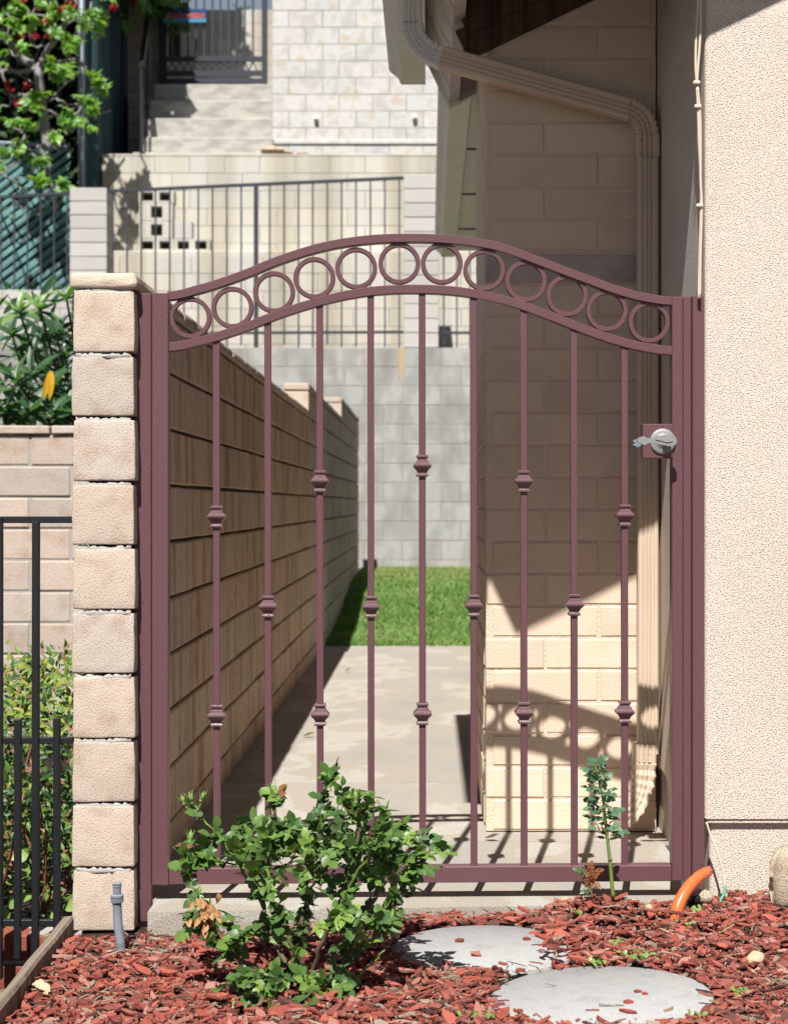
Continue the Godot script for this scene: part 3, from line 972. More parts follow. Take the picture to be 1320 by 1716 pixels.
# ---------------------------------------------------------------- the house on the right
func house() -> void:
	var u := Vector2(0.901, 0.434)      # along the roof slope
	var nrm := Vector2(-0.434, 0.901)
	# painted block wall set back behind the gate
	var root := thing("painted_block_wall", "cream painted block house wall behind the right half of the gate", "wall", Vector3(0.41, 0, -0.835))
	lay(root, "block", Vector3(0.161, 0.004, -0.835), Vector3(1, 0, 0), Vector3(0, 0, 1), 0.498, 26, 0.0933, 0.310, 0.1, M.paint, {"gap": 0.006, "bev": 0.004, "jit": 0.001, "mortar": M.paint_joint, "inset": 0.0035, "off": 0.02})
	lay(root, "block", Vector3(0.1615, 0.004, -1.80), Vector3(0, 0, 1), Vector3(-1, 0, 0), 0.864, 26, 0.0933, 0.310, 0.1, M.paint, {"gap": 0.006, "bev": 0.004, "jit": 0.001, "mortar": M.paint_joint, "inset": 0.0035})
	var st := tool()
	box(st, Vector3(0.405, Y(450, 1.2), -0.85), Vector3(0.485, 0.079, 0.04), 0.003)
	obj("mortar_band", st, M.band, root)
	for e in [[0.0, 2.235, 0.09], [0.012, 2.305, 0.10]]:
		# sloping frieze boards under the roof
		st = tool()
		var a := Vector2(0.115, e[1])
		var pts := PackedVector2Array([a, a + u * 0.6, a + u * 0.6 + nrm * e[2], a + nrm * e[2]])
		prism(st, pts, -0.84, -0.815 + e[0])
		obj("frieze_board", st, M.eave_wood, root)
	# stucco wall
	var s := thing("stucco_wall", "rough peach stucco house wall right of the gate", "wall", Vector3(2.0, 0, -0.1))
	var foot := []
	var rc := 0.012
	for k in 7:
		var a := PI + PI / 2 * k / 6.0
		foot.append(Vector2(0.66 + rc + cos(a) * rc, 0.03 - rc - sin(a) * rc))
	foot.append_array([Vector2(3.6, 0.03), Vector2(3.6, -0.9), Vector2(0.66, -0.9)])
	st = tool()
	slab(st, foot, 0.196, 2.78)
	slab(st, foot.map(func(v): return v + Vector2(0.003, -0.004)), 0.186, 0.196)
	obj("upper_wall", st, M.stucco, s)
	st = tool()
	slab(st, foot.map(func(v): return v + Vector2(0.013, -0.017)), -0.2, 0.186)
	obj("footing", st, M.stucco, s)
	st = tool()
	prism(st, PackedVector2Array([Vector2(0.66, 2.78), Vector2(3.6, 2.78), Vector2(3.6, 4.2), Vector2(0.66, 2.81)]), -0.12, 0.03)
	obj("gable", st, M.stucco, s)
	# roof over both
	var rf := thing("roof", "low gable roof with dark shingles and exposed brown soffit boards", "roof", Vector3(1.5, 2.5, -0.7))
	var e0 := Vector2(-0.013, 2.507)
	st = tool()
	prism(st, PackedVector2Array([e0 - u * 0.03, e0 + u * 4.2, e0 + u * 4.2 + nrm * 0.02, e0 - u * 0.03 + nrm * 0.02]), 0.40, -1.88)
	obj("soffit", st, M.eave_wood, rf)
	st = tool()
	prism(st, PackedVector2Array([e0 - u * 0.06 + nrm * 0.022, e0 + u * 4.22 + nrm * 0.022, e0 + u * 4.22 + nrm * 0.045, e0 - u * 0.06 + nrm * 0.045]), 0.43, -1.91)
	obj("shingles", st, M.shingle, rf)
	var tip := Vector2(0.069, 2.336)
	st = tool()
	prism(st, PackedVector2Array([tip, tip + u * 0.038, tip + u * 0.038 + nrm * 0.187, tip + nrm * 0.187]), 0.36, -1.86)
	obj("fascia", st, M.fascia, rf)
	for z in [[0.36, 0.40], [-1.90, -1.862]]:
		st = tool()
		prism(st, PackedVector2Array([tip + nrm * 0.001, tip + u * 4.2 + nrm * 0.001, tip + u * 4.2 + nrm * 0.186, tip + nrm * 0.186]), z[0], z[1])
		obj("barge_board", st, M.fascia, rf)
	for z in [0.05, -0.40, -1.35]:
		st = tool()
		prism(st, PackedVector2Array([tip + u * 0.04 + nrm * 0.05, tip + u * 4.2 + nrm * 0.05, tip + u * 4.2 + nrm * 0.186, tip + u * 0.04 + nrm * 0.186]), z, z - 0.04)
		obj("rafter", st, M.eave_wood, rf)
	# gutter of the roof
	gutter("white rain gutter along the near eave, its green-grey underside showing", -0.142, 2.416, 0.39, -1.87)
	# house behind
	var hb := thing("house", "rear part of the house beyond the painted block wall", "house", Vector3(2.0, 0, -4.4))
	st = tool()
	box(st, Vector3(2.0, 1.28, -4.4), Vector3(3.36, 2.58, 5.0))
	obj("wall", st, M.paint[0], hb)
	st = tool()
	prism(st, PackedVector2Array([Vector2(0.15, 2.60), Vector2(3.9, 4.35), Vector2(3.9, 4.40), Vector2(0.15, 2.65)]), -1.95, -7.0)
	obj("roof", st, M.shingle, hb)
	st = tool()
	box(st, Vector3(0.245, 2.585, -4.45), Vector3(0.15, 0.012, 5.0))
	obj("soffit", st, M.underside_bounce, hb)
	for k in 4:
		st = tool()
		box(st, Vector3(0.245, 2.576, -2.6 - k * 1.15), Vector3(0.145, 0.006, 0.02))
		obj("seam", st, M.mortar_dark, hb)
	gutter("long white rain gutter along the rear eave of the house", 0.035, 2.54, -1.98, -6.95)
	downspout()
	cables()

func gutter(label: String, x: float, y: float, z0: float, z1: float) -> void:
	var t := thing("gutter", label, "gutter", Vector3(x + 0.06, y, (z0 + z1) / 2))
	var out := [[0.127, 0.0], [0.046, 0.0], [0.040, 0.006], [0.036, 0.018], [0.028, 0.028], [0.016, 0.036], [0.006, 0.044], [0.001, 0.054], [0.001, 0.082], [0.007, 0.086], [0.007, 0.094], [0.0, 0.098], [0.0, 0.112], [0.012, 0.112]]
	var pts := PackedVector2Array()
	for e in out.slice(1): pts.append(Vector2(x + e[0], y + e[1]))
	var inner := out.slice(1)
	inner.reverse()
	for e in inner: pts.append(Vector2(x + e[0] + 0.0022, y + e[1] + 0.0018))
	var st := tool()
	prism(st, pts, z0, z1)
	obj("front", st, M.white_metal, t)
	st = tool()
	box(st, Vector3(x + 0.0865, y + 0.001, (z0 + z1) / 2), Vector3(0.081, 0.002, z0 - z1))
	obj("underside", st, M.underside_bounce, t)
	st = tool()
	box(st, Vector3(x + 0.128, y + 0.06, (z0 + z1) / 2), Vector3(0.002, 0.12, z0 - z1))
	obj("back", st, M.white_metal, t)
	for z in [z0 - 0.001, z1 + 0.001]:
		st = tool()
		var cap := PackedVector2Array()
		for e in out: cap.append(Vector2(x + e[0] + (0.002 if e[0] < 0.1 else -0.001), y + e[1] + 0.001))
		cap.append(Vector2(x + 0.126, y + 0.112))
		prism(st, cap, z - 0.001, z + 0.001)
		obj("end_cap", st, M.white_metal, t)

func spout_section(w: float, d: float) -> PackedVector2Array:
	# fluted rectangular pipe: w across, d deep
	var p := PackedVector2Array()
	var flute := [[-0.30, 0.0], [-0.24, 1.0], [-0.16, 1.0], [-0.10, 0.0], [-0.04, 0.0], [0.0, 1.0], [0.04, 1.0], [0.10, 0.0], [0.16, 0.0], [0.24, 1.0], [0.30, 0.0]]
	var b := 0.004
	p.append_array(PackedVector2Array([Vector2(-w / 2 + b, -d / 2)]))
	for f in flute: p.append(Vector2(f[0] * w, -d / 2 + f[1] * 0.0035))
	p.append_array(PackedVector2Array([Vector2(w / 2 - b, -d / 2), Vector2(w / 2, -d / 2 + b), Vector2(w / 2, d / 2 - b), Vector2(w / 2 - b, d / 2)]))
	var back := flute.duplicate()
	back.reverse()
	for f in back: p.append(Vector2(f[0] * w, d / 2 - f[1] * 0.0035))
	p.append_array(PackedVector2Array([Vector2(-w / 2 + b, d / 2), Vector2(-w / 2, d / 2 - b), Vector2(-w / 2, -d / 2 + b)]))
	return p

func arc(a: Vector3, corner: Vector3, b: Vector3, n: int) -> Array:
	var out := []
	for i in n + 1:
		var t := float(i) / n
		out.append(a.lerp(corner, t).lerp(corner.lerp(b, t), t))
	return out

func pleats(n: int) -> Array:
	var s := []
	for i in n: s.append(1.11 if i % 2 else 0.97)
	return s

func downspout() -> void:
	var r := 1.185
	var t := thing("downspout", "tan and white rain pipe slanting from gutter down the house corner", "downspout", spot(1084, 1390, r))
	var sec := spout_section(0.058, 0.05)
	var side := Vector3(0, 0, 1)
	var side_v := Vector3(0, 0, 1)
	# profile x runs along «side»; here the fluted faces look at the street
	var prof := PackedVector2Array()
	for q in sec: prof.append(Vector2(-q.y, q.x))
	var A := spot(690, 40, r)
	var B := spot(742, 98, r)
	var C := spot(1052, 184, r)
	var E := spot(1084, 235, r)
	var G := spot(1084, 1262, r)
	var st := tool()
	sweep(st, [Vector3(A.x, 2.43, A.z), A], prof, side)
	obj("drop", st, M.white_metal, t)
	st = tool()
	var e1 := arc(A, spot(692, 84, r), B, 16)
	sweep(st, e1, prof, side, pleats(17))
	obj("elbow", st, M.white_metal, t)
	st = tool()
	sweep(st, [B - (C - B).normalized() * 0.01, C], scale2(prof, 1.04), side)
	obj("slanting_pipe", st, M.tan_metal, t)
	st = tool()
	sweep(st, arc(C, spot(1083, 193, r), E, 16), prof, side, pleats(17))
	obj("elbow", st, M.tan_metal, t)
	st = tool()
	sweep(st, [E + Vector3(0, 0.01, 0), spot(1084, 265, r)], scale2(prof, 1.12), side_v)
	obj("collar", st, M.tan_metal, t)
	st = tool()
	sweep(st, [spot(1084, 262, r), G], prof, side_v)
	obj("pipe", st, M.tan_metal, t)
	st = tool()
	sweep(st, [spot(1079, 1245, r), spot(1078, 1275, r)], scale2(prof, 1.12), side_v)
	obj("collar", st, M.tan_metal, t)
	st = tool()
	var foot := arc(spot(1078, 1270, r), spot(1080, 1352, r), spot(1030, 1366, r) + Vector3(0, 0, 0.06), 16)
	sweep(st, foot, scale2(prof, 1.05), side_v, pleats(17))
	obj("elbow", st, M.tan_metal, t)
	for e in [[1068, 240], [1068, 262]]:
		st = tool(true)
		lathe(st, [[0.004, 0.0], [0.003, 0.004]], 8, spot(e[0], e[1], r) + Vector3(0.004, 0, 0.03))
		obj("screw", st, M.chrome, t)

func scale2(p: PackedVector2Array, f: float) -> PackedVector2Array:
	var out := PackedVector2Array()
	for q in p: out.append(q * f)
	return out

func cables() -> void:
	var q := 0.992
	var z := 0.037
	var lines := [
		[[1164, -60], [1166, 0], [1163, 60], [1162, 110], [1164, 138]],
		[[1168, -60], [1170, 20], [1169, 70], [1166, 110], [1164, 140]],
		[[1164, 146], [1166, 180], [1168, 240], [1171, 330], [1169, 420], [1167, 500]],
		[[1165, 146], [1169, 190], [1170, 230], [1170, 300], [1172, 345], [1170, 430], [1169, 500]]]
	var said := ["thin cream cable looping down the stucco corner from the roof, left strand", "thin cream cable looping down the stucco corner from the roof, right strand", "thin cream cable along the stucco corner ending at the gate post, left strand", "thin cream cable along the stucco corner ending at the gate post, right strand"]
	for i in 4:
		var pts := []
		for e in lines[i]: pts.append(Vector3(X(e[0], q), Y(e[1], q), z - 0.004 + 0.002 * (i % 2)) + Vector3(0.004, 0, 0))
		var st := tool(true)
		tube(st, smooth_path(pts, 5), 0.0032, 0.0032, 7)
		var o := obj("cable", st, M.cable)
		tag(o, said[i], "cable", "cables on the stucco corner")
	for e in [[1164, 139, "upper"], [1166, 179, "middle"], [1169, 345, "lower"]]:
		var st := tool()
		box(st, Vector3(X(e[0], q) + 0.003, Y(e[1], q), z - 0.001), Vector3(0.017, 0.009, 0.012), 0.002)
		var o := obj("cable_clip", st, M.cable)
		tag(o, e[2] + " of three small cream clips holding the cables to the stucco corner", "cable clip", "cable clips")
	var st := tool(true)
	var w := [spot(1183, 1378, 0.985), spot(1190, 1400, 0.985), spot(1203, 1432, 0.982), spot(1211, 1462, 0.98), spot(1214, 1485, 0.978)]
	tube(st, smooth_path(w, 5), 0.0028, 0.0028, 7)
	var o := thing("ground_wire", "thin cream wire with teal end coming out at the stucco foot", "wire", spot(1211, 1505, 0.978))
	obj("sheath", st, M.cable, o)
	st = tool(true)
	tube(st, smooth_path([spot(1214, 1485, 0.978), spot(1213, 1497, 0.977), spot(1208, 1506, 0.976), spot(1206, 1512, 0.975)], 5), 0.0032, 0.0032, 7)
	obj("teal_end", st, M.teal_cable, o)

# ---------------------------------------------------------------- left side
func left_garden() -> void:
	# block wall across
	var r := 2.05
	var root := thing("garden_wall", "pinkish tan block wall with capped top behind the leafy hedge, far left", "wall", Vector3(-2.4, -0.26, Z(r)))
	lay(root, "block", Vector3(-3.9, -0.26, Z(r)), Vector3(1, 0, 0), Vector3(0, 0, 1), 3.05, 10, 0.1555, 0.406, 0.15, M.slump_far, {"gap": 0.009, "bev": 0.006, "jit": 0.002, "mortar": M.mortar, "inset": 0.006, "off": 0.1})
	var x := -3.9
	while x < -0.87:
		var x1 := minf(x + 0.406, -0.85)
		put("cap", block_mesh(Vector3(x1 - x - 0.009, 0.042, 0.17), 0.006, 0.002, rng.randi() % 4), M.slump_far[rng.randi() % 4], root, Transform3D(Basis(), Vector3((x + x1) / 2, -0.26 + 1.578, Z(r) - 0.07)))
		x = x1
	# black fence
	var q := 0.985
	var f := thing("garden_fence", "black iron fence panel between hedge and block wall end", "fence", Vector3(X(60, q), -0.2, Z(q)))
	var parts := [["post", -4, 866, -4, 1640, 0.026], ["picket", 61, 874, 60, 1606, 0.0165], ["picket", 31, 1205, 30, 1606, 0.0155], ["picket", 96, 1203, 96, 1606, 0.0155], ["picket", -40, 1205, -40, 1606, 0.0155], ["picket", -75, 874, -75, 1606, 0.0165], ["picket", -110, 1205, -110, 1606, 0.0155]]
	for e in parts:
		var st := tool()
		bar(st, spot(e[1], e[2], q), spot(e[3], e[4], q), e[5], 0.018, 0.0015)
		obj(e[0], st, M.black, f)
	for e in [[871, 0.016], [1241, 0.015], [1547, 0.016]]:
		var st := tool()
		bar(st, spot(-140, e[0], q) + Vector3(0, 0, -0.006), spot(123, e[0], q) + Vector3(0, 0, -0.006), e[1], 0.016, 0.0015)
		obj("rail", st, M.black, f)
	# brick edging under the fence
	var b := thing("brick_edging", "red brick edging under the black fence", "edging", Vector3(-1.1, -0.26, -0.06))
	var xb := -1.5
	while xb < -0.86:
		for k in 2:
			put("brick", block_mesh(Vector3(0.098, 0.062, 0.09), 0.004, 0.0015, rng.randi() % 4), M.brick[rng.randi() % 3], b, Transform3D(Basis(), Vector3(xb + 0.05 + 0.0 * k, -0.198 + 0.072 * k, -0.06)))
		xb += 0.108
	var st := tool()
	box(st, Vector3(-1.17, -0.165, -0.065), Vector3(0.66, 0.14, 0.075))
	obj("mortar", st, M.mortar, b)
	# wooden board
	var w := thing("edging_board", "weathered grey timber board edging the red mulch", "board", Vector3(-0.84, -0.1, 0.5))
	st = tool()
	var prof := PackedVector2Array([Vector2(-0.012, -0.09), Vector2(0.012, -0.09), Vector2(0.013, 0.030), Vector2(0.008, 0.036), Vector2(-0.010, 0.034), Vector2(-0.013, 0.026)])
	var pth := []
	var sc := []
	for k in 15:
		pth.append(Vector3(-0.846 + 0.001 * sin(k * 1.3) + 0.0015 * k, -0.052 + 0.0012 * sin(k * 2.1), lerpf(0.115, 1.5, k / 14.0)))
		sc.append(1.0 + 0.01 * sin(k * 1.7))
	var pf := PackedVector2Array()
	for v in prof: pf.append(Vector2(v.x, v.y))
	sweep(st, pth, pf, Vector3(1, 0, 0), sc)
	obj("plank", st, M.old_wood, w)
	st = tool()
	box(st, Vector3(-0.880, -0.11, 0.19), Vector3(0.014, 0.14, 0.025), 0.002)
	obj("stake", st, M.old_wood, w)
	# soil behind the hedge
	st = tool()
	box(st, Vector3(-3.4, -0.26, -2.2), Vector3(5.1, 0.06, 4.4))
	struct("hedge_bed", st, M.dark_soil)
	# teal slatted chain link fence
	var k := 4.72
	var t := thing("chain_link_fence", "chain link fence with teal diagonal privacy slats under the fig", "fence", Vector3(-4.6, 3.2, Z(k)))
	var x0 := X(-60, k)
	var x1 := X(118, k)
	var y0 := 3.22
	var y1 := Y(238, k)
	var win := PackedVector2Array([Vector2(x0, y0), Vector2(x1, y0), Vector2(x1, y1), Vector2(x0, y1)])
	var dir := Vector2(0.80, 0.60)
	var nn := Vector2(-0.60, 0.80)
	var n := 0
	var cnt := -26
	while cnt < 30:
		var c := Vector2(x0, y0) + nn * (cnt * 0.092)
		cnt += 1
		var h := 0.032 + rr(-0.006, 0.004)
		var strip := PackedVector2Array([c - dir * 4.0 - nn * h, c + dir * 4.0 - nn * h, c + dir * 4.0 + nn * h, c - dir * 4.0 + nn * h])
		for poly in Geometry2D.intersect_polygons(strip, win):
			st = tool()
			var zz := Z(k) + rr(-0.012, 0.012)
			prism(st, poly, zz - 0.003, zz)
			obj("slat", st, M.teal[rng.randi() % 3], t)
			n += 1
	for s in [1]:
		var wires := tool()
		for i in range(-26, 30):
			var c := Vector2(x0, y0) + Vector2(-0.60 * s, 0.80) * (i * 0.092) + (Vector2(x1 - x0, 0) if s < 0 else Vector2.ZERO)
			var dd := Vector2(0.80 * s, 0.60)
			var strip := PackedVector2Array([c - dd * 4.0 - Vector2(0, 0.004), c + dd * 4.0 - Vector2(0, 0.004), c + dd * 4.0 + Vector2(0, 0.004), c - dd * 4.0 + Vector2(0, 0.004)])
			for poly in Geometry2D.intersect_polygons(strip, win):
				prism(wires, poly, Z(k) + 0.016 + 0.004 * s, Z(k) + 0.022 + 0.004 * s)
		obj("wire", wires, M.galv, t).set_meta("kind", "stuff")
	st = tool(true)
	tube(st, [Vector3(x0, y1 + 0.01, Z(k)), Vector3(x1, y1 - 0.05, Z(k))], 0.025, 0.025, 8)
	obj("rail", st, M.galv, t)
	# green screen fence running back along the stairs
	var g := thing("screen_fence", "tall dark green screened fence with pale steel posts beside the stairs", "fence", spot(140, 310, 4.72))
	for e in [[137, 4.70, 0.075, 0], [163, 4.78, 0.05, 1], [186, 5.0, 0.045, 1], [205, 5.25, 0.045, 1]]:
		st = tool(true)
		var p := Vector3(X(e[0], e[1]), 4.35, Z(e[1]))
		tube(st, [p, Vector3(p.x, 8.2, p.z)], e[2] / 2, e[2] / 2, 10)
		obj("post", st, M.galv if e[3] == 0 else M.iron, g)
	var spots := [[137, 4.70], [163, 4.78], [186, 5.0], [205, 5.25], [222, 5.5]]
	for i in 4:
		var a := Vector3(X(spots[i][0], spots[i][1]), 0, Z(spots[i][1]))
		var c := Vector3(X(spots[i + 1][0], spots[i + 1][1]), 0, Z(spots[i + 1][1]))
		st = tool()
		var m := 7
		for j in m:
			var ta := float(j) / m
			var tb := float(j + 1) / m
			var wa := Vector3(0.03 * sin(ta * 9 + i), 0, 0)
			var wb := Vector3(0.03 * sin(tb * 9 + i), 0, 0)
			var pa := a.lerp(c, ta) + wa
			var pb := a.lerp(c, tb) + wb
			quad(st, pa + Vector3(0, 4.4, 0), pb + Vector3(0, 4.4, 0), pb + Vector3(0, 8.1, 0), pa + Vector3(0, 8.1, 0))
		obj("screen", st, M.screen, g)

# ---------------------------------------------------------------- the gate
func gx(px: float) -> float: return (px - 719.0) * S
func gy(py: float) -> float: return EYE + (845.0 - py) * S

func curve_at(pts: Array, px: float) -> float:
	for i in pts.size() - 1:
		if px <= pts[i + 1][0] or i == pts.size() - 2:
			var a = pts[maxi(i - 1, 0)]
			var b = pts[i]
			var c = pts[i + 1]
			var d = pts[mini(i + 2, pts.size() - 1)]
			var t: float = (px - b[0]) / (c[0] - b[0])
			return cubic_interpolate(b[1], c[1], a[1], d[1], t)
	return 0.0

func gate() -> void:
	var mid := gx(700)
	# a left post and a right post, fixed to the walls
	var lp := thing("gate_post", "purple brown steel hinge post fixed to the block wall end", "post", Vector3(gx(243), -0.05, 0.012), 0.0)
	var st := tool()
	box(st, Vector3(gx(243), (gy(494) - 0.05) / 2, 0.012), Vector3(0.0415, gy(494) + 0.05, 0.042), 0.002)
	obj("shaft", st, M.gate, lp)
	for y in [1.30, 0.14]:
		st = tool(true)
		lathe(st, [[0.007, -0.03], [0.0075, -0.028], [0.0075, 0.028], [0.007, 0.03]], 10, Vector3(gx(257.3), y, 0.008))
		obj("hinge", st, M.gate, lp)
	var rp := thing("gate_post", "purple brown steel latch post fixed to the stucco wall", "post", Vector3(gx(1165), 0, -0.012))
	st = tool()
	box(st, Vector3(gx(1168), (gy(497) - 0.05) / 2, -0.006), Vector3(0.029, gy(497) + 0.05, 0.045), 0.002)
	obj("shaft", st, M.gate, rp)
	st = tool()
	box(st, Vector3(gx(1150.6), (gy(497) - 0.05) / 2, -0.016), Vector3(0.0195, gy(497) + 0.05, 0.040), 0.002)
	obj("stop", st, M.gate, rp)

	var g := thing("garden_gate", "purple brown wrought iron garden gate with arched top and rings", "gate", Vector3(mid, 0, 0), 0.030)
	var at := Transform3D(Basis(Vector3.UP, 0.030), Vector3(mid, 0, 0))   # the gate stands slightly turned
	var add := func(called: String, s: SurfaceTool, m: Material, parent: Node3D) -> MeshInstance3D:
		s.generate_normals()
		var o := MeshInstance3D.new()
		o.mesh = s.commit()
		o.material_override = m
		named(o, called, parent)
		return o
	var P := func(px: float, py: float, z := 0.0) -> Vector3: return Vector3(gx(px) - mid, gy(py), z)
	var dz := 0.038
	st = tool()
	box(st, P.call(272, (494 + 1478) / 2.0), Vector3(27.5 * S, (1478 - 494) * S, dz), 0.002)
	add.call("stile", st, M.gate, g)
	st = tool()
	box(st, P.call(1134.5, (497 + 1476) / 2.0), Vector3(18.5 * S, (1476 - 497) * S, dz), 0.002)
	add.call("stile", st, M.gate, g)
	st = tool()
	box(st, P.call((286 + 1125) / 2.0, 1463.5), Vector3((1125 - 286.5) * S, 27 * S, dz - 0.002), 0.002)
	add.call("bottom_rail", st, M.gate, g)
	# arches: upper edge of each
	var top := [[286, 491.5], [327, 482], [400, 459], [473, 429.5], [545, 407.5], [618, 396], [691, 393], [764, 396], [836, 407.5], [917, 436], [990, 463], [1050, 483.5], [1090, 492.5], [1125, 497]]
	var low := [[286, 576], [330, 567.5], [400, 547], [470, 520], [545, 496.5], [620, 482], [700, 478], [780, 483], [860, 500], [935, 527], [1000, 552], [1060, 570], [1125, 580]]
	for e in [[top, 14.5, 0.030, "arch_rail"], [low, 15.0, 0.026, "lower_arch_rail"]]:
		var pth := []
		var cv: Array = e[0]
		for k in 57:
			var px := lerpf(284.0, 1127.0, k / 56.0)
			pth.append(P.call(px, curve_at(cv, clampf(px, 286, 1125)) + e[1] / 2.0))
		st = tool()
		var h: float = e[1] * S / 2.0
		var d: float = e[2] / 2.0
		var bv := 0.0015
		sweep(st, pth, PackedVector2Array([Vector2(-d + bv, -h), Vector2(d - bv, -h), Vector2(d, -h + bv), Vector2(d, h - bv), Vector2(d - bv, h), Vector2(-d + bv, h), Vector2(-d, h - bv), Vector2(-d, -h + bv)]), Vector3(0, 0, 1))
		add.call(e[3], st, M.gate, g)
	# rings
	for c in [[321, 534], [391, 517], [460, 491], [527, 467], [597, 450.5], [669, 442], [740, 442], [811, 452.5], [881, 471], [950, 495], [1017, 520], [1088, 539]]:
		st = tool(true)
		var ring := []
		for k in 40: ring.append(P.call(c[0], c[1]) + Vector3(cos(TAU * k / 40), sin(TAU * k / 40), 0) * 31.2 * S)
		var sec := PackedVector2Array()
		var hw := 0.0088
		for q in [[-hw, -0.0045], [-0.007, -0.0055], [0.007, -0.0055], [hw, -0.0045], [hw, 0.0045], [0.007, 0.0055], [-0.007, 0.0055], [-hw, 0.0045]]: sec.append(Vector2(q[0], q[1]))
		st.set_smooth_group(-1)
		sweep(st, ring, sec, Vector3(0, 0, 1), [], true)
		add.call("ring", st, M.gate, g)
	# bars and their knuckles
	var xs := [364.0, 449.5, 536.0, 621.0, 707.0, 793.0, 877.0, 961.5, 1046.5]
	var ks := [[865, 1197], [1015], [806, 1196], [1016], [780, 1195], [1014], [806, 1194], [1013], [863, 1193]]
	var prof := [[0.0125, -19], [0.0145, -18], [0.0145, -15.5], [0.0115, -13], [0.0115, -11.5], [0.0155, -7], [0.0205, -3.5], [0.0222, -1.5], [0.0222, 0.8], [0.019, 3.0], [0.0155, 5.5], [0.0150, 7.5], [0.0112, 10], [0.0112, 11.5], [0.0145, 13.5], [0.0145, 16], [0.0125, 17.5]]
	for i in 9:
		var x: float = xs[i]
		var yt := curve_at(low, x) + 13.0
		st = tool()
		bar(st, P.call(x + 1.0, 1451), P.call(x, yt), 0.0162, 0.0162, 0.0012)
		var b: MeshInstance3D = add.call("bar", st, M.gate, g)
		for y in ks[i]:
			st = tool()
			var pr := []
			for e in prof: pr.append([e[0] * 1.414 * 0.985, e[1] * S])
			lathe(st, pr, 4, P.call(x + 1.0 * (y - yt) / (1451 - yt), y), PI / 4)
			var o := MeshInstance3D.new()
			st.generate_normals()
			o.mesh = st.commit()
			o.material_override = M.knob
			named(o, "knuckle", b)
	# lock
	st = tool()
	box(st, P.call(1101, 739.5, 0.004), Vector3(51 * S, 58 * S, 0.036), 0.002)
	add.call("lock_box", st, M.gate, g)
	var hd := Node3D.new()
	named(hd, "handle", g)
	st = tool(true)
	var c: Vector3 = P.call(1109, 740, 0.0225)
	var rings := [[0.0, 0.0085], [0.013, 0.0085], [0.0145, 0.0065], [0.022, 0.0058], [0.028, 0.0052], [0.0308, 0.0036], [0.0315, 0.0]]
	for k in rings.size() - 1:
		for i in 32:
			var a := Vector2.from_angle(TAU * i / 32.0)
			var b2 := Vector2.from_angle(TAU * (i + 1) / 32.0)
			var u: Array = rings[k]
			var v: Array = rings[k + 1]
			var q := [c + Vector3(a.x * u[0], a.y * u[0], u[1]), c + Vector3(b2.x * u[0], b2.y * u[0], u[1]), c + Vector3(b2.x * v[0], b2.y * v[0], v[1]), c + Vector3(a.x * v[0], a.y * v[0], v[1])]
			if u[0] > 0: face(st, q, Vector3(0, 0, 1) + Vector3(a.x, a.y, 0))
			else: face(st, [q[0], q[2], q[3]], Vector3(0, 0, 1))
	add.call("rose", st, M.chrome, hd)
	st = tool()
	box(st, P.call(1114, 742, 0.053), Vector3(0.02, 0.018, 0.045), 0.004)
	add.call("neck", st, M.chrome, hd)
	var outline := PackedVector2Array()
	for e in [[1060, 737], [1066, 734], [1071, 732.5], [1077, 735.5], [1086, 736], [1094, 732.5], [1104, 730.5], [1116, 730.2], [1123, 733], [1126, 739], [1125, 745], [1120, 748.5], [1112, 748.8], [1100, 746.5], [1088, 743.8], [1079, 743.8], [1074, 747], [1068, 746], [1061, 742]]:
		outline.append(Vector2(gx(e[0]) - mid, gy(e[1])))
	st = tool()
	prism(st, outline, 0.070, 0.080)
	add.call("lever", st, M.chrome, hd)
	st = tool()
	var ridge := PackedVector2Array()
	for e in [[1090, 738.2], [1104, 736.4], [1109, 735.2], [1113, 735.6], [1119, 738.5], [1119, 741], [1113, 742.5], [1108, 743], [1104, 741.5]]: ridge.append(Vector2(gx(e[0]) - mid, gy(e[1])))
	prism(st, ridge, 0.080, 0.082)
	add.call("ornament", st, M.chrome, hd)
	st = tool()
	var tipo := PackedVector2Array()
	for e in [[1053, 740], [1062, 736], [1065, 741], [1068, 747], [1062, 751], [1053, 746.5], [1058, 743.5]]: tipo.append(Vector2(gx(e[0]) - mid, gy(e[1])))
	prism(st, tipo, 0.066, 0.0735)
	add.call("lever_tip", st, M.bright, hd)

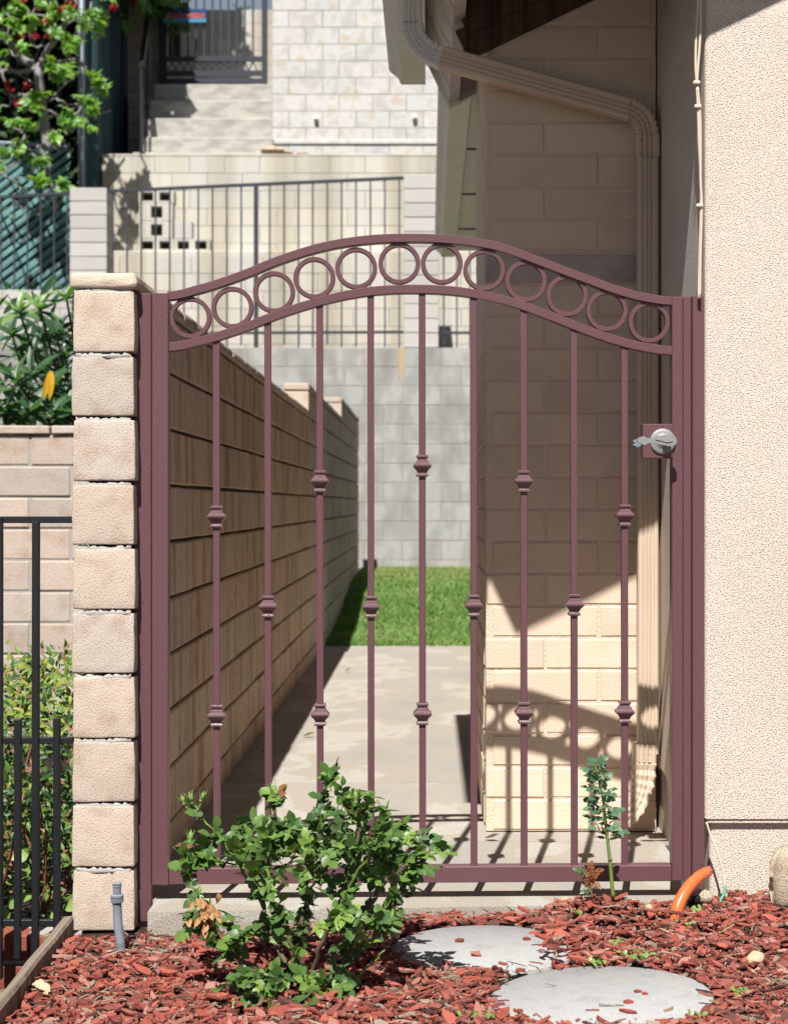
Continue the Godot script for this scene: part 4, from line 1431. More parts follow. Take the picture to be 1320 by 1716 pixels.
# ---------------------------------------------------------------- small things in front
func small_things() -> void:
	# stepping stones
	for e in [[STONES[0].x, STONES[0].y, "round grey concrete stepping stone nearer the gate, its right edge under mulch", -0.024, 0.012, ROUND[0]], [STONES[1].x, STONES[1].y, "round grey concrete stepping stone nearest the viewer", -0.024, 0.038, ROUND[1]]]:
		var t := thing("stepping_stone", e[2], "stepping stone", Vector3(e[0], e[3] - 0.05, e[1]), 0.0, "round stepping stones")
		var st := tool(true)
		var q: float = e[5]
		var pr := [[q - 0.006, -0.05], [q, -0.045], [q, -0.012], [q - 0.0015, -0.004], [q - 0.006, 0.0]]
		lathe(st, pr, 64, Vector3(e[0], e[3], e[1]))
		var disc := obj("disc", st, M.stone, t)
		var c0 := Vector3(e[0], e[3], e[1])
		var lean := Basis.from_euler(Vector3(0, 0, e[4]))
		disc.transform = disc.transform * Transform3D(Basis(), c0) * Transform3D(lean, Vector3.ZERO) * Transform3D(Basis(), -c0)
	# loose chips on the stones
	var chip := chip_mesh(3)
	var on := [[770, 1577, 16, "small red bark chip on the stepping stone nearer the gate, left one"], [882, 1575, 14, "small red bark chip on the stepping stone nearer the gate, middle one"], [912, 1566, 28, "large red bark chip on the far edge of the stepping stone nearer the gate"], [872, 1628, 18, "red bark chip leaning on the front rim of the stone nearer the gate"], [1068, 1664, 14, "tiny dark red bark chip on the nearest stepping stone, left of a pair"], [1080, 1668, 11, "tiny dark red bark chip on the nearest stepping stone, right of a pair"], [1052, 1681, 18, "pinkish red bark chip lying on the nearest stepping stone"], [1156, 1628, 10, "tiny red bark chip at the far rim of the nearest stepping stone"]]
	for e in on:
		var r: float = (EYE + 0.022) / (S * (e[1] - 845.0))
		var p := spot(e[0], e[1], r)
		var L: float = e[2] * S * r
		var o := put("bark_chip", chip, mat(lin(rr(0.20, 0.32), 0.06, 0.045), 0.8), self, Transform3D(Basis.from_euler(Vector3(rr(-0.1, 0.1), rr(-0.5, 0.5), 0)).scaled(Vector3(L, 0.006, L * 0.45)), p + Vector3(0, 0.002, 0)))
		tag(o, e[3], "bark chip", "bark chips on the stepping stones")
	var st := tool(true)
	var ra := (EYE + 0.022) / (S * (1685 - 845.0))
	tube(st, [spot(1003, 1683, ra), spot(1022, 1684, ra), spot(1044, 1686, ra)], 0.0018, 0.003, 6)
	tag(obj("twig", st, M.bark), "thin dry grey twig lying on the nearest stepping stone", "twig")
	# pebbles in the mulch
	var pb := [[1265, 1628, 30, 18, "pale tan pebble in the mulch at the far right"], [1086, 1556, 14, 17, "oval yellowish pebble standing by the orange pipe"], [950, 1538, 24, 18, "tan rounded pebble behind the stepping stone nearer the gate"], [993, 1527, 16, 12, "small tan pebble at the foot of the mulch mound"], [1062, 1537, 11, 13, "tiny tan pebble beside a long bark piece"], [894, 1536, 9, 9, "tiny white pebble left of the mound"], [1260, 1496, 14, 10, "grey pebble under the stucco wall"], [546, 1690, 13, 11, "small tan pebble below the rose bush"], [66, 1620, 14, 22, "pale rounded stone behind the timber board, upper one"], [14, 1682, 34, 30, "tan stone half hidden behind the timber board, lower one"]]
	for e in pb:
		var left: bool = e[0] < 100
		var gy0 := -0.17 if left else -0.03
		var r: float = (EYE - gy0) / (S * (e[1] - 845.0))
		var p := spot(e[0], e[1], r)
		var w: float = e[2] * S * r
		var h: float = e[3] * S * r
		p.y = (bed_y(p.x, p.z) + 0.012 if not left else gy0) + h * 0.35
		var o := put("pebble", slump(Vector3(w, h, w * 0.8), minf(w, h) * 0.40, 0.002, int(e[0]), 4), M.pebble[rng.randi() % 3], self, Transform3D(Basis.from_euler(Vector3(0, rr(0, 1), rr(-0.3, 0.3))), p))
		tag(o, e[4], "pebble", "pebbles in the bed")
	var o := put("boulder", slump(Vector3(0.10, 0.16, 0.09), 0.04, 0.006, 77, 6), M.boulder, self, Transform3D(Basis(), spot(1328, 1474, 0.965)))
	tag(o, "tan boulder standing in the mulch at the right picture edge", "boulder")
	# grey sprinkler riser
	var rb := 0.925
	var t := thing("sprinkler_riser", "weathered grey plastic sprinkler pipe standing before the block wall", "sprinkler", spot(202, 1592, rb))
	st = tool(true)
	var path := [spot(203, 1602, rb), spot(202, 1580, rb), spot(198, 1545, rb), spot(196.5, 1512, rb)]
	tube(st, smooth_path(path, 4), 0.0112, 0.0098, 14)
	obj("pipe", st, M.pvc, t)
	var c := spot(196.5, 1512, rb)
	st = tool(true)
	st.set_smooth_group(-1)
	lathe(st, [[0.0125, -0.001], [0.0135, 0.001], [0.0135, 0.011], [0.0148, 0.012], [0.0148, 0.0165], [0.0115, 0.018]], 16, c)
	obj("collar", st, M.pvc, t)
	for i in 16:
		st = tool()
		var d := Vector2.from_angle(TAU * (i + 0.5) / 16.0)
		box(st, Vector3(0.0135, 0.006, 0), Vector3(0.0016, 0.010, 0.0022), 0.0, Transform3D(Basis(Vector3.UP, -d.angle()), c))
		obj("rib", st, M.pvc, t)
	st = tool(true)
	st.set_smooth_group(-1)
	lathe(st, [[0.0092, 0.018], [0.0092, 0.034], [0.0105, 0.035], [0.0105, 0.037], [0.0088, 0.038], [0.0088, 0.0395], [0.0107, 0.040], [0.0107, 0.043], [0.007, 0.0445]], 16, c)
	obj("nozzle", st, M.pvc, t)
	# orange conduit
	t = thing("orange_conduit", "bent orange plastic conduit rising from the mulch to the latch post", "pipe", spot(1127, 1548, 0.955))
	st = tool(true)
	tube(st, smooth_path([spot(1125, 1570, 0.953), spot(1130, 1540, 0.953), spot(1138, 1512, 0.956), spot(1153, 1487, 0.962), spot(1170, 1470, 0.97), spot(1181, 1463, 0.978)], 6), 0.0155, 0.0135, 18)
	obj("pipe", st, M.orange, t)
	st = tool(true)
	tube(st, [spot(1180.5, 1463.2, 0.978), spot(1186, 1460, 0.982)], 0.0125, 0.0118, 18)
	obj("rim", st, M.orange, t)
	# small hose fitting by the post
	t = thing("hose_fitting", "small black plastic fitting on the ground behind the orange pipe", "fitting", spot(1162, 1510, 0.972))
	st = tool(true)
	tube(st, [spot(1163, 1486, 0.985), spot(1160, 1500, 0.975), spot(1158, 1514, 0.97)], 0.009, 0.009, 10)
	obj("hose", st, M.black, t)
	st = tool(true)
	lathe(st, [[0.010, 0.0], [0.013, 0.003], [0.013, 0.016], [0.010, 0.019]], 12, spot(1164, 1513, 0.97))
	obj("nut", st, M.black, t)
	o = put("stone_lump", slump(Vector3(0.042, 0.03, 0.035), 0.01, 0.003, 91, 4), M.boulder, self, Transform3D(Basis(), spot(1176, 1502, 0.974)))
	tag(o, "white broken lump beside the black fitting under the stucco wall", "stone")
	# dry curled leaves by the timber board
	for e in [[75, 1652, "left of three pale dry leaves beside the timber board"], [84, 1662, "middle of three pale dry leaves beside the timber board"], [70, 1666, "front one of three pale dry leaves beside the timber board"]]:
		st = tool(true)
		var r: float = (EYE + 0.045) / (S * (e[1] - 845.0))
		var p := spot(e[0], e[1], r)
		blade(st, Transform3D(facing(Vector3(rr(-1, 1), 0.2, rr(-0.4, 0.4)), Vector3(0.1, 1, 0.4)), p), 0.035, [0.001, 0.010, 0.012, 0.009, 0.0], 0.5, 0.3)
		tag(obj("dry_leaf", st, M.pebble[2]), e[2], "dry leaf", "dry leaves by the board")
	# dry leaves lying on the path
	for e in [[508, 1236, "curled dry brown leaf on the sunny path just right of the wall shadow"], [438, 1263, "dark dry leaf on the path inside the wall shadow"], [578, 1126, "small dry leaf far up the path before the lawn"], [812, 1408, "thin curled dry stalk on the path beside the painted wall corner"]]:
		st = tool(true)
		var r: float = EYE / (S * (e[1] - 845.0))
		var p := spot(e[0], e[1], r) + Vector3(0, 0.006, 0)
		blade(st, Transform3D(facing(Vector3(rr(0.5, 1), 0.1, rr(-0.5, 0.5)), Vector3(0, 1, 0.3)), p), 0.05, [0.002, 0.010, 0.012, 0.007, 0.0], 0.5, -0.25)
		tag(obj("dry_leaf", st, M.cane), e[2], "dry leaf", "dry leaves on the path")
	# little weeds and a purple leaf
	var wd := [[718 + 43, 1520, 0], [940, 1516, 1], [1028, 1588, 1], [1072, 1608, 3], [1000, 1618, 1], [1164, 1548, 1], [1155, 1566, 0], [1238, 1667, 1], [966, 1555, 0], [1172, 1704, 1], [796, 1709, 1]]
	var k := 0
	for e in wd:
		var r: float = (EYE + 0.02) / (S * (e[1] - 845.0))
		var p := spot(e[0], e[1], r)
		p.y = bed_y(p.x, p.z) + 0.014
		var pl := thing("weed", ["tiny green weed left of the mound", "small green weed before the slab", "small green weed right of the stones", "largest bright green weed clump at the far rim of the nearest stone", "small weed at the far rim of the nearest stone, left", "tiny weed right of the orange pipe foot", "faint weed in the mulch below the orange pipe", "tiny weed in the mulch right of the nearest stone", "tiny weed at the right rim of the stone nearer the gate", "tiny weed at the bottom of the picture right of the nearest stone", "tiny weed at the bottom left rim of the nearest stone"][k], "weed", p, 0.0, "little weeds in the mulch")
		k += 1
		var big: int = e[2]
		for j in 7 + 9 * big:
			st = tool(true)
			var d := Vector3(rng.randfn(), rr(0.3, 1.4), rng.randfn())
			var b := p + Vector3(rng.randfn() * 0.006 * (1 + big), rr(0, 0.006), rng.randfn() * 0.005 * (1 + big))
			blade(st, Transform3D(facing(d, Vector3(0.2, 1, 0.6)), b), rr(0.009, 0.014), [0.001, 0.004, 0.0045, 0.0], 0.2, 0.2)
			obj("leaf", st, M.pale_leaf if j % 3 else M.rose_leaf[3], pl)
	# grey-purple seedlings
	for e in [[1160, 1612, "grey green round seedling leaf beside the nearest stepping stone"], [700, 1515, "two dusky round seedling leaves right of the rose bush"]]:
		var r: float = (EYE + 0.02) / (S * (e[1] - 845.0))
		var p := spot(e[0], e[1], r)
		var pl := thing("seedling", e[2], "seedling", p + Vector3(0, -0.02, 0))
		for s in [-1, 1]:
			st = tool(true)
			blade(st, Transform3D(facing(Vector3(s * 0.35, 1, 0.1), Vector3(0, 0.2, 1)), p + Vector3(s * 0.008, -0.02, 0)), 0.03, [0.002, 0.009, 0.012, 0.011, 0.0], 0.15, 0.1)
			obj("leaf", st, M.blue_leaf[1], pl)
		st = tool(true)
		tube(st, [p + Vector3(0, -0.035, 0), p + Vector3(0, -0.018, 0)], 0.002, 0.0015, 5)
		obj("stem", st, M.red_cane, pl)

func chip_mesh(sd: int) -> ArrayMesh:
	# a splinter of bark of unit length along x, unit thickness along y
	var st := tool()
	var q := RandomNumberGenerator.new()
	q.seed = sd * 101 + 7
	var n := 4
	var up := []
	var dn := []
	for i in n + 1:
		var x := -0.5 + float(i) / n
		var w := [0.08, 0.40, 0.5, 0.40, 0.05][i] * q.randf_range(0.7, 1.15) as float
		var c := q.randf_range(-0.08, 0.08)
		var y := 0.5 + q.randf_range(-0.25, 0.3)
		up.append([Vector3(x, y, c - w), Vector3(x + q.randf_range(-0.05, 0.05), y + q.randf_range(-0.1, 0.25), c), Vector3(x, y + q.randf_range(-0.2, 0.2), c + w)])
		dn.append([Vector3(x, y - 1.0, c - w * 0.9), Vector3(x, y - 1.0, c + w * 0.9)])
	for i in n:
		for j in 2:
			face(st, [up[i][j], up[i][j + 1], up[i + 1][j + 1], up[i + 1][j]], Vector3.UP)
		face(st, [up[i][0], up[i + 1][0], dn[i + 1][0], dn[i][0]], Vector3(0, 0, -1))
		face(st, [up[i][2], up[i + 1][2], dn[i + 1][1], dn[i][1]], Vector3(0, 0, 1))
		face(st, [dn[i][0], dn[i][1], dn[i + 1][1], dn[i + 1][0]], Vector3.DOWN)
	face(st, [up[0][0], up[0][1], up[0][2], dn[0][1], dn[0][0]], Vector3(-1, 0, 0))
	face(st, [up[n][0], up[n][1], up[n][2], dn[n][1], dn[n][0]], Vector3(1, 0, 0))
	st.generate_normals()
	return st.commit()

func mulch() -> void:
	var kinds := []
	for i in 8: kinds.append([chip_mesh(i + 20), [], []])
	var stones := STONES
	var total := 0
	var tries := 0
	while total < 19000 and tries < 80000:
		tries += 1
		var x := rr(-0.82, 1.55)
		var z := rr(0.04, 1.75)
		if x < 0.66 and z < lerpf(0.165, 0.075, clampf((x + 0.65) / 1.3, 0, 1)): 
			if not (x > 0.28 and z > 0.06 and rng.randf() < 0.5): continue
		if x > 0.655 and z < 0.045: continue
		if x < -0.69 and z < 0.1: continue
		var pos := Vector2(x, z)
		var on_stone := false
		for s in stones:
			var d: float = pos.distance_to(s)
			var rim: float = ROUND[stones.find(s)]
			if d < rim + 0.004:
				on_stone = true
				# mulch spilt over the right rim of the stone by the gate
				if d > rim - 0.02 and rng.randf() < 0.04: on_stone = false
				if s.x < 0.2 and x > 0.245 + 0.05 * wob.get_noise_1d(z * 30.0) and d > 0.10 and rng.randf() < 0.75: on_stone = false
		if on_stone: continue
		total += 1
		var size := rr(0.022, 0.05) * (1.35 if rng.randf() < 0.14 else 1.0) * (0.6 if rng.randf() < 0.25 else 1.0)
		var wide := size * (rr(0.16, 0.5) if rng.randf() < 0.8 else 0.08)
		var deep := rr(0.0025, 0.007)
		var b := Basis.from_euler(Vector3(rr(-0.45, 0.45), rr(0, TAU), rng.randfn() * 0.22)) * Basis.from_scale(Vector3(size, deep, wide))
		var lift := rr(-0.002, 0.022)
		for s in stones:
			if pos.distance_to(s) < ROUND[stones.find(s)] + 0.004: lift += 0.024
		var k: Array = kinds[rng.randi() % 8]
		k[1].append(Transform3D(b, Vector3(x, bed_y(x, z) + lift, z)))
		var t := rng.randf()
		var c: Color
		if t < 0.50: c = Color(0.33, 0.078, 0.054).lerp(Color(0.50, 0.14, 0.098), rng.randf())
		elif t < 0.74: c = Color(0.23, 0.068, 0.05).lerp(Color(0.34, 0.115, 0.09), rng.randf())
		elif t < 0.88: c = Color(0.44, 0.18, 0.14).lerp(Color(0.50, 0.27, 0.22), rng.randf())
		elif t < 0.94: c = Color(0.13, 0.06, 0.045)
		else: c = Color(0.30, 0.24, 0.18).lerp(Color(0.42, 0.34, 0.26), rng.randf())
		k[2].append(c)
	var root := thing("bark_mulch", "red dyed bark chip mulch covering the front garden bed", "mulch", Vector3(0.3, -0.05, 0.6))
	root.set_meta("kind", "stuff")
	for k in kinds:
		scatter("chips", k[0], M.chip, k[1], k[2], root)
	# shreds, needles and crumbs between the chips
	var xs := []
	var cs := []
	for i in 9000:
		var x := rr(-0.82, 1.5)
		var z := rr(0.05, 1.7)
		if x < 0.66 and z < lerpf(0.16, 0.08, clampf((x + 0.65) / 1.3, 0, 1)): continue
		var skip := false
		var lift := rr(0.004, 0.028)
		for s in stones:
			var d: float = Vector2(x, z).distance_to(s)
			var rim: float = ROUND[stones.find(s)]
			if d < rim:
				skip = d < rim - 0.02 or rng.randf() < 0.85
				lift = 0.03
				if rng.randf() < 0.01: skip = false
		if skip: continue
		var fine := rng.randf() < 0.45
		var L := rr(0.012, 0.05) if fine else rr(0.004, 0.012)
		var b := Basis.from_euler(Vector3(rr(-0.4, 0.4), rr(0, TAU), rng.randfn() * 0.25)) * Basis.from_scale(Vector3(L, rr(0.0012, 0.003), rr(0.0012, 0.0028) if fine else L * 0.6))
		xs.append(Transform3D(b, Vector3(x, (bed_y(x, z) if lift != 0.03 else -0.052) + lift, z)))
		var t := rng.randf()
		cs.append(Color(0.32, 0.24, 0.16).lerp(Color(0.5, 0.4, 0.28), rng.randf()) if t < 0.3 else (Color(0.10, 0.06, 0.045) if t < 0.5 else Color(0.24, 0.08, 0.06).lerp(Color(0.42, 0.15, 0.11), rng.randf())))
	scatter("shreds", kinds[0][0], M.chip, xs, cs, root)

# ---------------------------------------------------------------- roses
func compound(n: int, L: float, sd: int) -> ArrayMesh:
	var q := RandomNumberGenerator.new()
	q.seed = sd
	var st := tool(true)
	var W := [0.001, 0.30, 0.40, 0.36, 0.22, 0.0]
	var stem := L * (1.55 if n == 5 else 1.05)
	var droop := q.randf_range(0.05, 0.25)
	var path := []
	for i in 5:
		var t := i / 4.0
		path.append(Vector3(0, stem * t, -droop * stem * t * t))
	tube(st, path, 0.0011, 0.0008, 4)
	var spots := [[1.0, 0.0]]
	if n >= 3: spots.append_array([[0.72, 1.0], [0.74, -1.0]])
	if n >= 5: spots.append_array([[0.36, 1.0], [0.38, -1.0]])
	for e in spots:
		var t: float = e[0]
		var p := Vector3(0, stem * t, -droop * stem * t * t)
		var s: float = e[1]
		var dir := Vector3(s * q.randf_range(0.8, 1.1), q.randf_range(0.45, 0.75) if s != 0 else 1.0, q.randf_range(-0.35, 0.2))
		var nr := Vector3(q.randf_range(-0.4, 0.4), q.randf_range(-0.3, 0.1), 1.0)
		var l := L * q.randf_range(0.85, 1.1) * (1.12 if s == 0 else (0.85 if t < 0.5 else 1.0))
		blade(st, Transform3D(facing(dir, nr), p), l, scaled(W, l * 0.98), q.randf_range(0.12, 0.4), q.randf_range(0.05, 0.4))
	st.generate_normals()
	return st.commit()

func bud(parent: Node3D, p: Vector3, d: Vector3, size: float) -> void:
	var y := d.normalized()
	var st := tool(true)
	var b := facing(y, Vector3(0, 0, 1))
	var prof := [[0.10, -0.15], [0.24, 0.0], [0.26, 0.12], [0.17, 0.22], [0.30, 0.40], [0.33, 0.62], [0.25, 0.88], [0.10, 1.15], [0.015, 1.4]]
	var ring_path := []
	var sc := []
	for e in prof:
		ring_path.append(p + y * e[1] * size)
		sc.append(e[0] * size)
	sweep(st, ring_path, circle(1.0, 9), b.x, sc)
	for k in 4:
		var a := TAU * k / 4.0 + 0.4
		var o := b * Vector3(cos(a), 0, sin(a))
		blade(st, Transform3D(facing(y + o * 0.25, o), p + y * size * 0.2 + o * size * 0.16), size * 1.35, scaled([0.09, 0.10, 0.05, 0.0], size), 0.3, -0.25)
	obj("bud", st, M.bud, parent)

func rose_bush() -> void:
	var root := thing("rose_bush", "green rose bush with buds growing in the mulch before the gate", "rose bush", spot(515, 1660, 0.863))
	var B := [518, 1662, 0.863]
	var canes := [
		[[B, [478, 1610, 0.872], [440, 1520, 0.885], [452, 1430, 0.888], [462, 1345, 0.888], [463, 1330, 0.888]], 0.0085, 1],
		[[B, [505, 1600, 0.86], [512, 1500, 0.862], [535, 1400, 0.868], [549, 1310, 0.87], [551, 1300, 0.87]], 0.0075, 1],
		[[B, [535, 1590, 0.85], [575, 1500, 0.842], [598, 1420, 0.84], [596, 1345, 0.842]], 0.008, 1],
		[[B, [556, 1605, 0.88], [612, 1530, 0.895], [655, 1455, 0.905], [671, 1374, 0.905]], 0.010, 0],
		[[B, [590, 1612, 0.85], [650, 1525, 0.842], [690, 1450, 0.838], [708, 1395, 0.838]], 0.009, 0],
		[[[690, 1450, 0.838], [720, 1425, 0.832], [752, 1418, 0.83]], 0.003, 0],
		[[B, [462, 1640, 0.852], [390, 1598, 0.842], [345, 1555, 0.842], [340, 1535, 0.842]], 0.008, 0],
		[[[440, 1520, 0.885], [405, 1455, 0.872], [365, 1400, 0.866], [335, 1365, 0.866], [322, 1346, 0.866]], 0.004, 2],
		[[[398, 1450, 0.87], [350, 1440, 0.862], [325, 1425, 0.86], [318, 1412, 0.86]], 0.0028, 1],
		[[[365, 1570, 0.845], [330, 1505, 0.852], [318, 1470, 0.855], [312, 1425, 0.857]], 0.003, 0],
		[[B, [440, 1672, 0.835], [395, 1690, 0.815]], 0.0045, 0],
		[[B, [590, 1640, 0.828], [645, 1592, 0.82]], 0.0045, 0],
		[[B, [560, 1640, 0.835], [610, 1560, 0.825], [650, 1545, 0.82]], 0.0045, 0],
		[[B, [500, 1610, 0.83], [470, 1540, 0.825], [440, 1475, 0.825], [415, 1440, 0.83]], 0.006, 0],
		[[[535, 1400, 0.868], [500, 1390, 0.87], [470, 1385, 0.872]], 0.003, 0],
		[[[575, 1500, 0.842], [620, 1430, 0.832], [640, 1375, 0.83], [632, 1340, 0.832]], 0.004, 0],
		[[[512, 1500, 0.862], [540, 1460, 0.84], [575, 1420, 0.83]], 0.004, 0]]
	var forms := []
	for k in 6: forms.append(compound(5, 0.0205 + 0.002 * (k % 3), 300 + k))
	for k in 3: forms.append(compound(3, 0.0245, 320 + k))
	var young := compound(5, 0.019, 340)
	var heart := spot(520, 1500, 0.86)
	var leaves := []
	for c in canes:
		var pts := []
		for e in c[0]: pts.append(spot(e[0], e[1], e[2]))
		var path := smooth_path(pts, 6)
		for i in range(1, path.size() - 1): path[i] += Vector3(rr(-1, 1), 0, rr(-1, 1)) * 0.004
		var st := tool(true)
		tube(st, path, c[1] * 0.72, maxf(c[1] * 0.35, 0.0016), 7)
		obj("cane", st, M.cane if c[1] > 0.005 else M.green_cane, root)
		# shoots end red and carry buds
		var tip: Vector3 = path[-1]
		var d: Vector3 = (path[-1] - path[-3]).normalized()
		if c[2] >= 1: bud(root, tip, d + Vector3(0, 0.4, 0), 0.020)
		if c[2] == 2:
			bud(root, tip + Vector3(-0.016, -0.002, 0.004), Vector3(-0.3, 1, 0), 0.016)
			bud(root, tip + Vector3(0.018, 0.004, 0), Vector3(0.35, 1, 0), 0.017)
			st = tool(true)
			tube(st, [tip - d * 0.03, tip + Vector3(-0.016, -0.004, 0.004)], 0.0014, 0.0014, 5)
			tube(st, [tip - d * 0.03, tip + Vector3(0.018, 0.0, 0)], 0.0014, 0.0014, 5)
			obj("bud_stalk", st, M.green_cane, root)
		for i in range(2, path.size()):
			var p: Vector3 = path[i]
			if p.y < 0.02 and c[1] > 0.005: continue
			var times := 2 if p.y > 0.05 else 1
			if c[1] <= 0.005: times = 1 + int(rng.randf() < 0.5)
			if rng.randf() < 0.6: continue
			for t in times: leaves.append([p, (path[i] - path[i - 1]).normalized(), i > path.size() - 4 and c[2] >= 1])
	# the crown: rounded masses of foliage, fuller towards their surface
	var fill := [[545, 1425, 165, 62, 0.862, 0.16, 118], [440, 1420, 75, 50, 0.872, 0.10, 30], [665, 1430, 75, 48, 0.845, 0.10, 30], [585, 1350, 55, 30, 0.845, 0.06, 16], [600, 1545, 75, 45, 0.825, 0.08, 30], [450, 1650, 95, 32, 0.822, 0.09, 36], [400, 1560, 60, 35, 0.842, 0.06, 18], [335, 1540, 30, 24, 0.845, 0.04, 9], [555, 1640, 45, 25, 0.825, 0.05, 12], [330, 1440, 35, 25, 0.86, 0.03, 9]]
	for f in fill:
		for k in f[6]:
			var u := rnd_dir() * pow(rng.randf(), 0.42)
			var p := spot(f[0] + u.x * f[2], f[1] + u.y * f[3], f[4]) + Vector3(0, 0, u.z * f[5])
			leaves.append([p, (p - heart).normalized(), false])
	var rest := []
	var rest_c := []
	var n := 0
	for i in range(leaves.size() - 1, 0, -1):
		var j := rng.randi() % (i + 1)
		var h = leaves[i]
		leaves[i] = leaves[j]
		leaves[j] = h
	for e in leaves:
		var p: Vector3 = e[0]
		var out: Vector3 = p - heart
		out.y *= 0.4
		var d := (out.normalized() * 0.7 + rnd_dir() * 0.9 + Vector3(0, 0.25, 0.15)).normalized()
		var nr := (Vector3(-0.08, 1.0, 0.45) + rnd_dir() * 0.55).normalized()
		var red: bool = e[2] and rng.randf() < 0.5
		var m: Material = M.young_leaf if red else M.rose_leaf[[0, 1, 1, 2, 2, 3, 4][rng.randi() % 7]]
		var s := rr(0.85, 1.15)
		var start := p - d * 0.022
		var xf := Transform3D(facing(d, nr) * Basis.from_scale(Vector3.ONE * s), start)
		if n < 300: put("leaf", young if red else forms[rng.randi() % 9], m, root, xf)
		else:
			rest.append(xf)
			rest_c.append([Color(0.06, 0.13, 0.032), Color(0.09, 0.175, 0.036), Color(0.13, 0.23, 0.045)][n % 3])
		n += 1
	scatter("foliage", forms[2], M.tint, rest, rest_c, root)
	# withered leaves hanging left
	for k in 26:
		var st := tool(true)
		var p := spot(343 + rng.randfn() * 12, 1535 + rng.randfn() * 14, 0.838)
		blade(st, Transform3D(facing(Vector3(rr(-0.5, 0.5), -1, rr(-0.3, 0.5)), Vector3(rr(-1, 1), 0.2, 1)), p + Vector3(0, 0.012, 0)), rr(0.016, 0.027), scaled([0.1, 0.3, 0.4, 0.25, 0.0], 0.017), rr(0.8, 1.8), rr(-0.9, 0.9))
		var o := obj("withered_leaf", st, M.dry_leaf, root)
		if k == 0: o.set_meta("label", "dry orange brown withered leaf")

func rose_shoot() -> void:
	var r := 0.962
	var root := thing("rose_shoot", "single upright rose shoot with blue green leaves before the gate", "rose shoot", spot(1026, 1496, r))
	var st := tool(true)
	tube(st, smooth_path([spot(1027, 1505, r), spot(1022, 1450, r), spot(1016, 1395, r), spot(1010, 1340, r), spot(1000, 1295, r), spot(993, 1280, r)], 5), 0.0048, 0.0022, 9)
	obj("cane", st, M.green_cane, root)
	st = tool(true)
	lathe(st, [[0.0052, -0.002], [0.006, 0.0], [0.0052, 0.003]], 10, spot(1021.5, 1441, r))
	obj("node_ring", st, M.cane, root)
	var forms := [compound(5, 0.021, 401), compound(5, 0.019, 402), compound(3, 0.021, 403), compound(5, 0.017, 404)]
	for k in 30:
		var t := k / 29.0
		var p := spot(lerpf(1016, 994, t), lerpf(1392, 1280, t), r)
		var a := k * 2.4
		var d := Vector3(cos(a), rr(-0.1, 0.45) + 0.5 * t, sin(a))
		var nr := Vector3(0, 0.8, 0.6) + rnd_dir() * 0.4
		put("leaf", forms[k % 4], M.blue_leaf[k % 2], root, Transform3D(facing(d, nr) * Basis.from_scale(Vector3.ONE * lerpf(1.05, 0.8, t)), p))
	# withered twiglet low on the stem
	for e in [[1016, 1398, -0.4], [1014, 1404, -1.0], [1018, 1407, 0.6]]:
		st = tool(true)
		blade(st, Transform3D(facing(Vector3(e[2], 0.2, 0.2), Vector3(0, 0.4, 1)), spot(e[0], e[1], r) + Vector3(0, 0, 0.004)), 0.026, scaled([0.05, 0.3, 0.25, 0.0], 0.012), 0.7, 0.2)
		obj("withered_leaf", st, M.cane, root)
	# red young sprig at its foot
	var s := thing("red_sprig", "small red leaved sprig at the foot of the rose shoot", "sprig", spot(990, 1500, 0.958))
	st = tool(true)
	tube(st, smooth_path([spot(992, 1506, 0.958), spot(988, 1480, 0.958), spot(984, 1462, 0.958)], 4), 0.0022, 0.0012, 6)
	obj("stem", st, M.red_cane, s)
	for k in 11:
		var p := spot(rr(976, 996), rr(1462, 1494), 0.958)
		put("leaf", forms[3], M.young_leaf if k % 4 else M.rose_leaf[4], s, Transform3D(facing(rnd_dir() + Vector3(0, 0.4, 0), Vector3(0, 0.6, 1)) * Basis.from_scale(Vector3.ONE * 0.7), p))

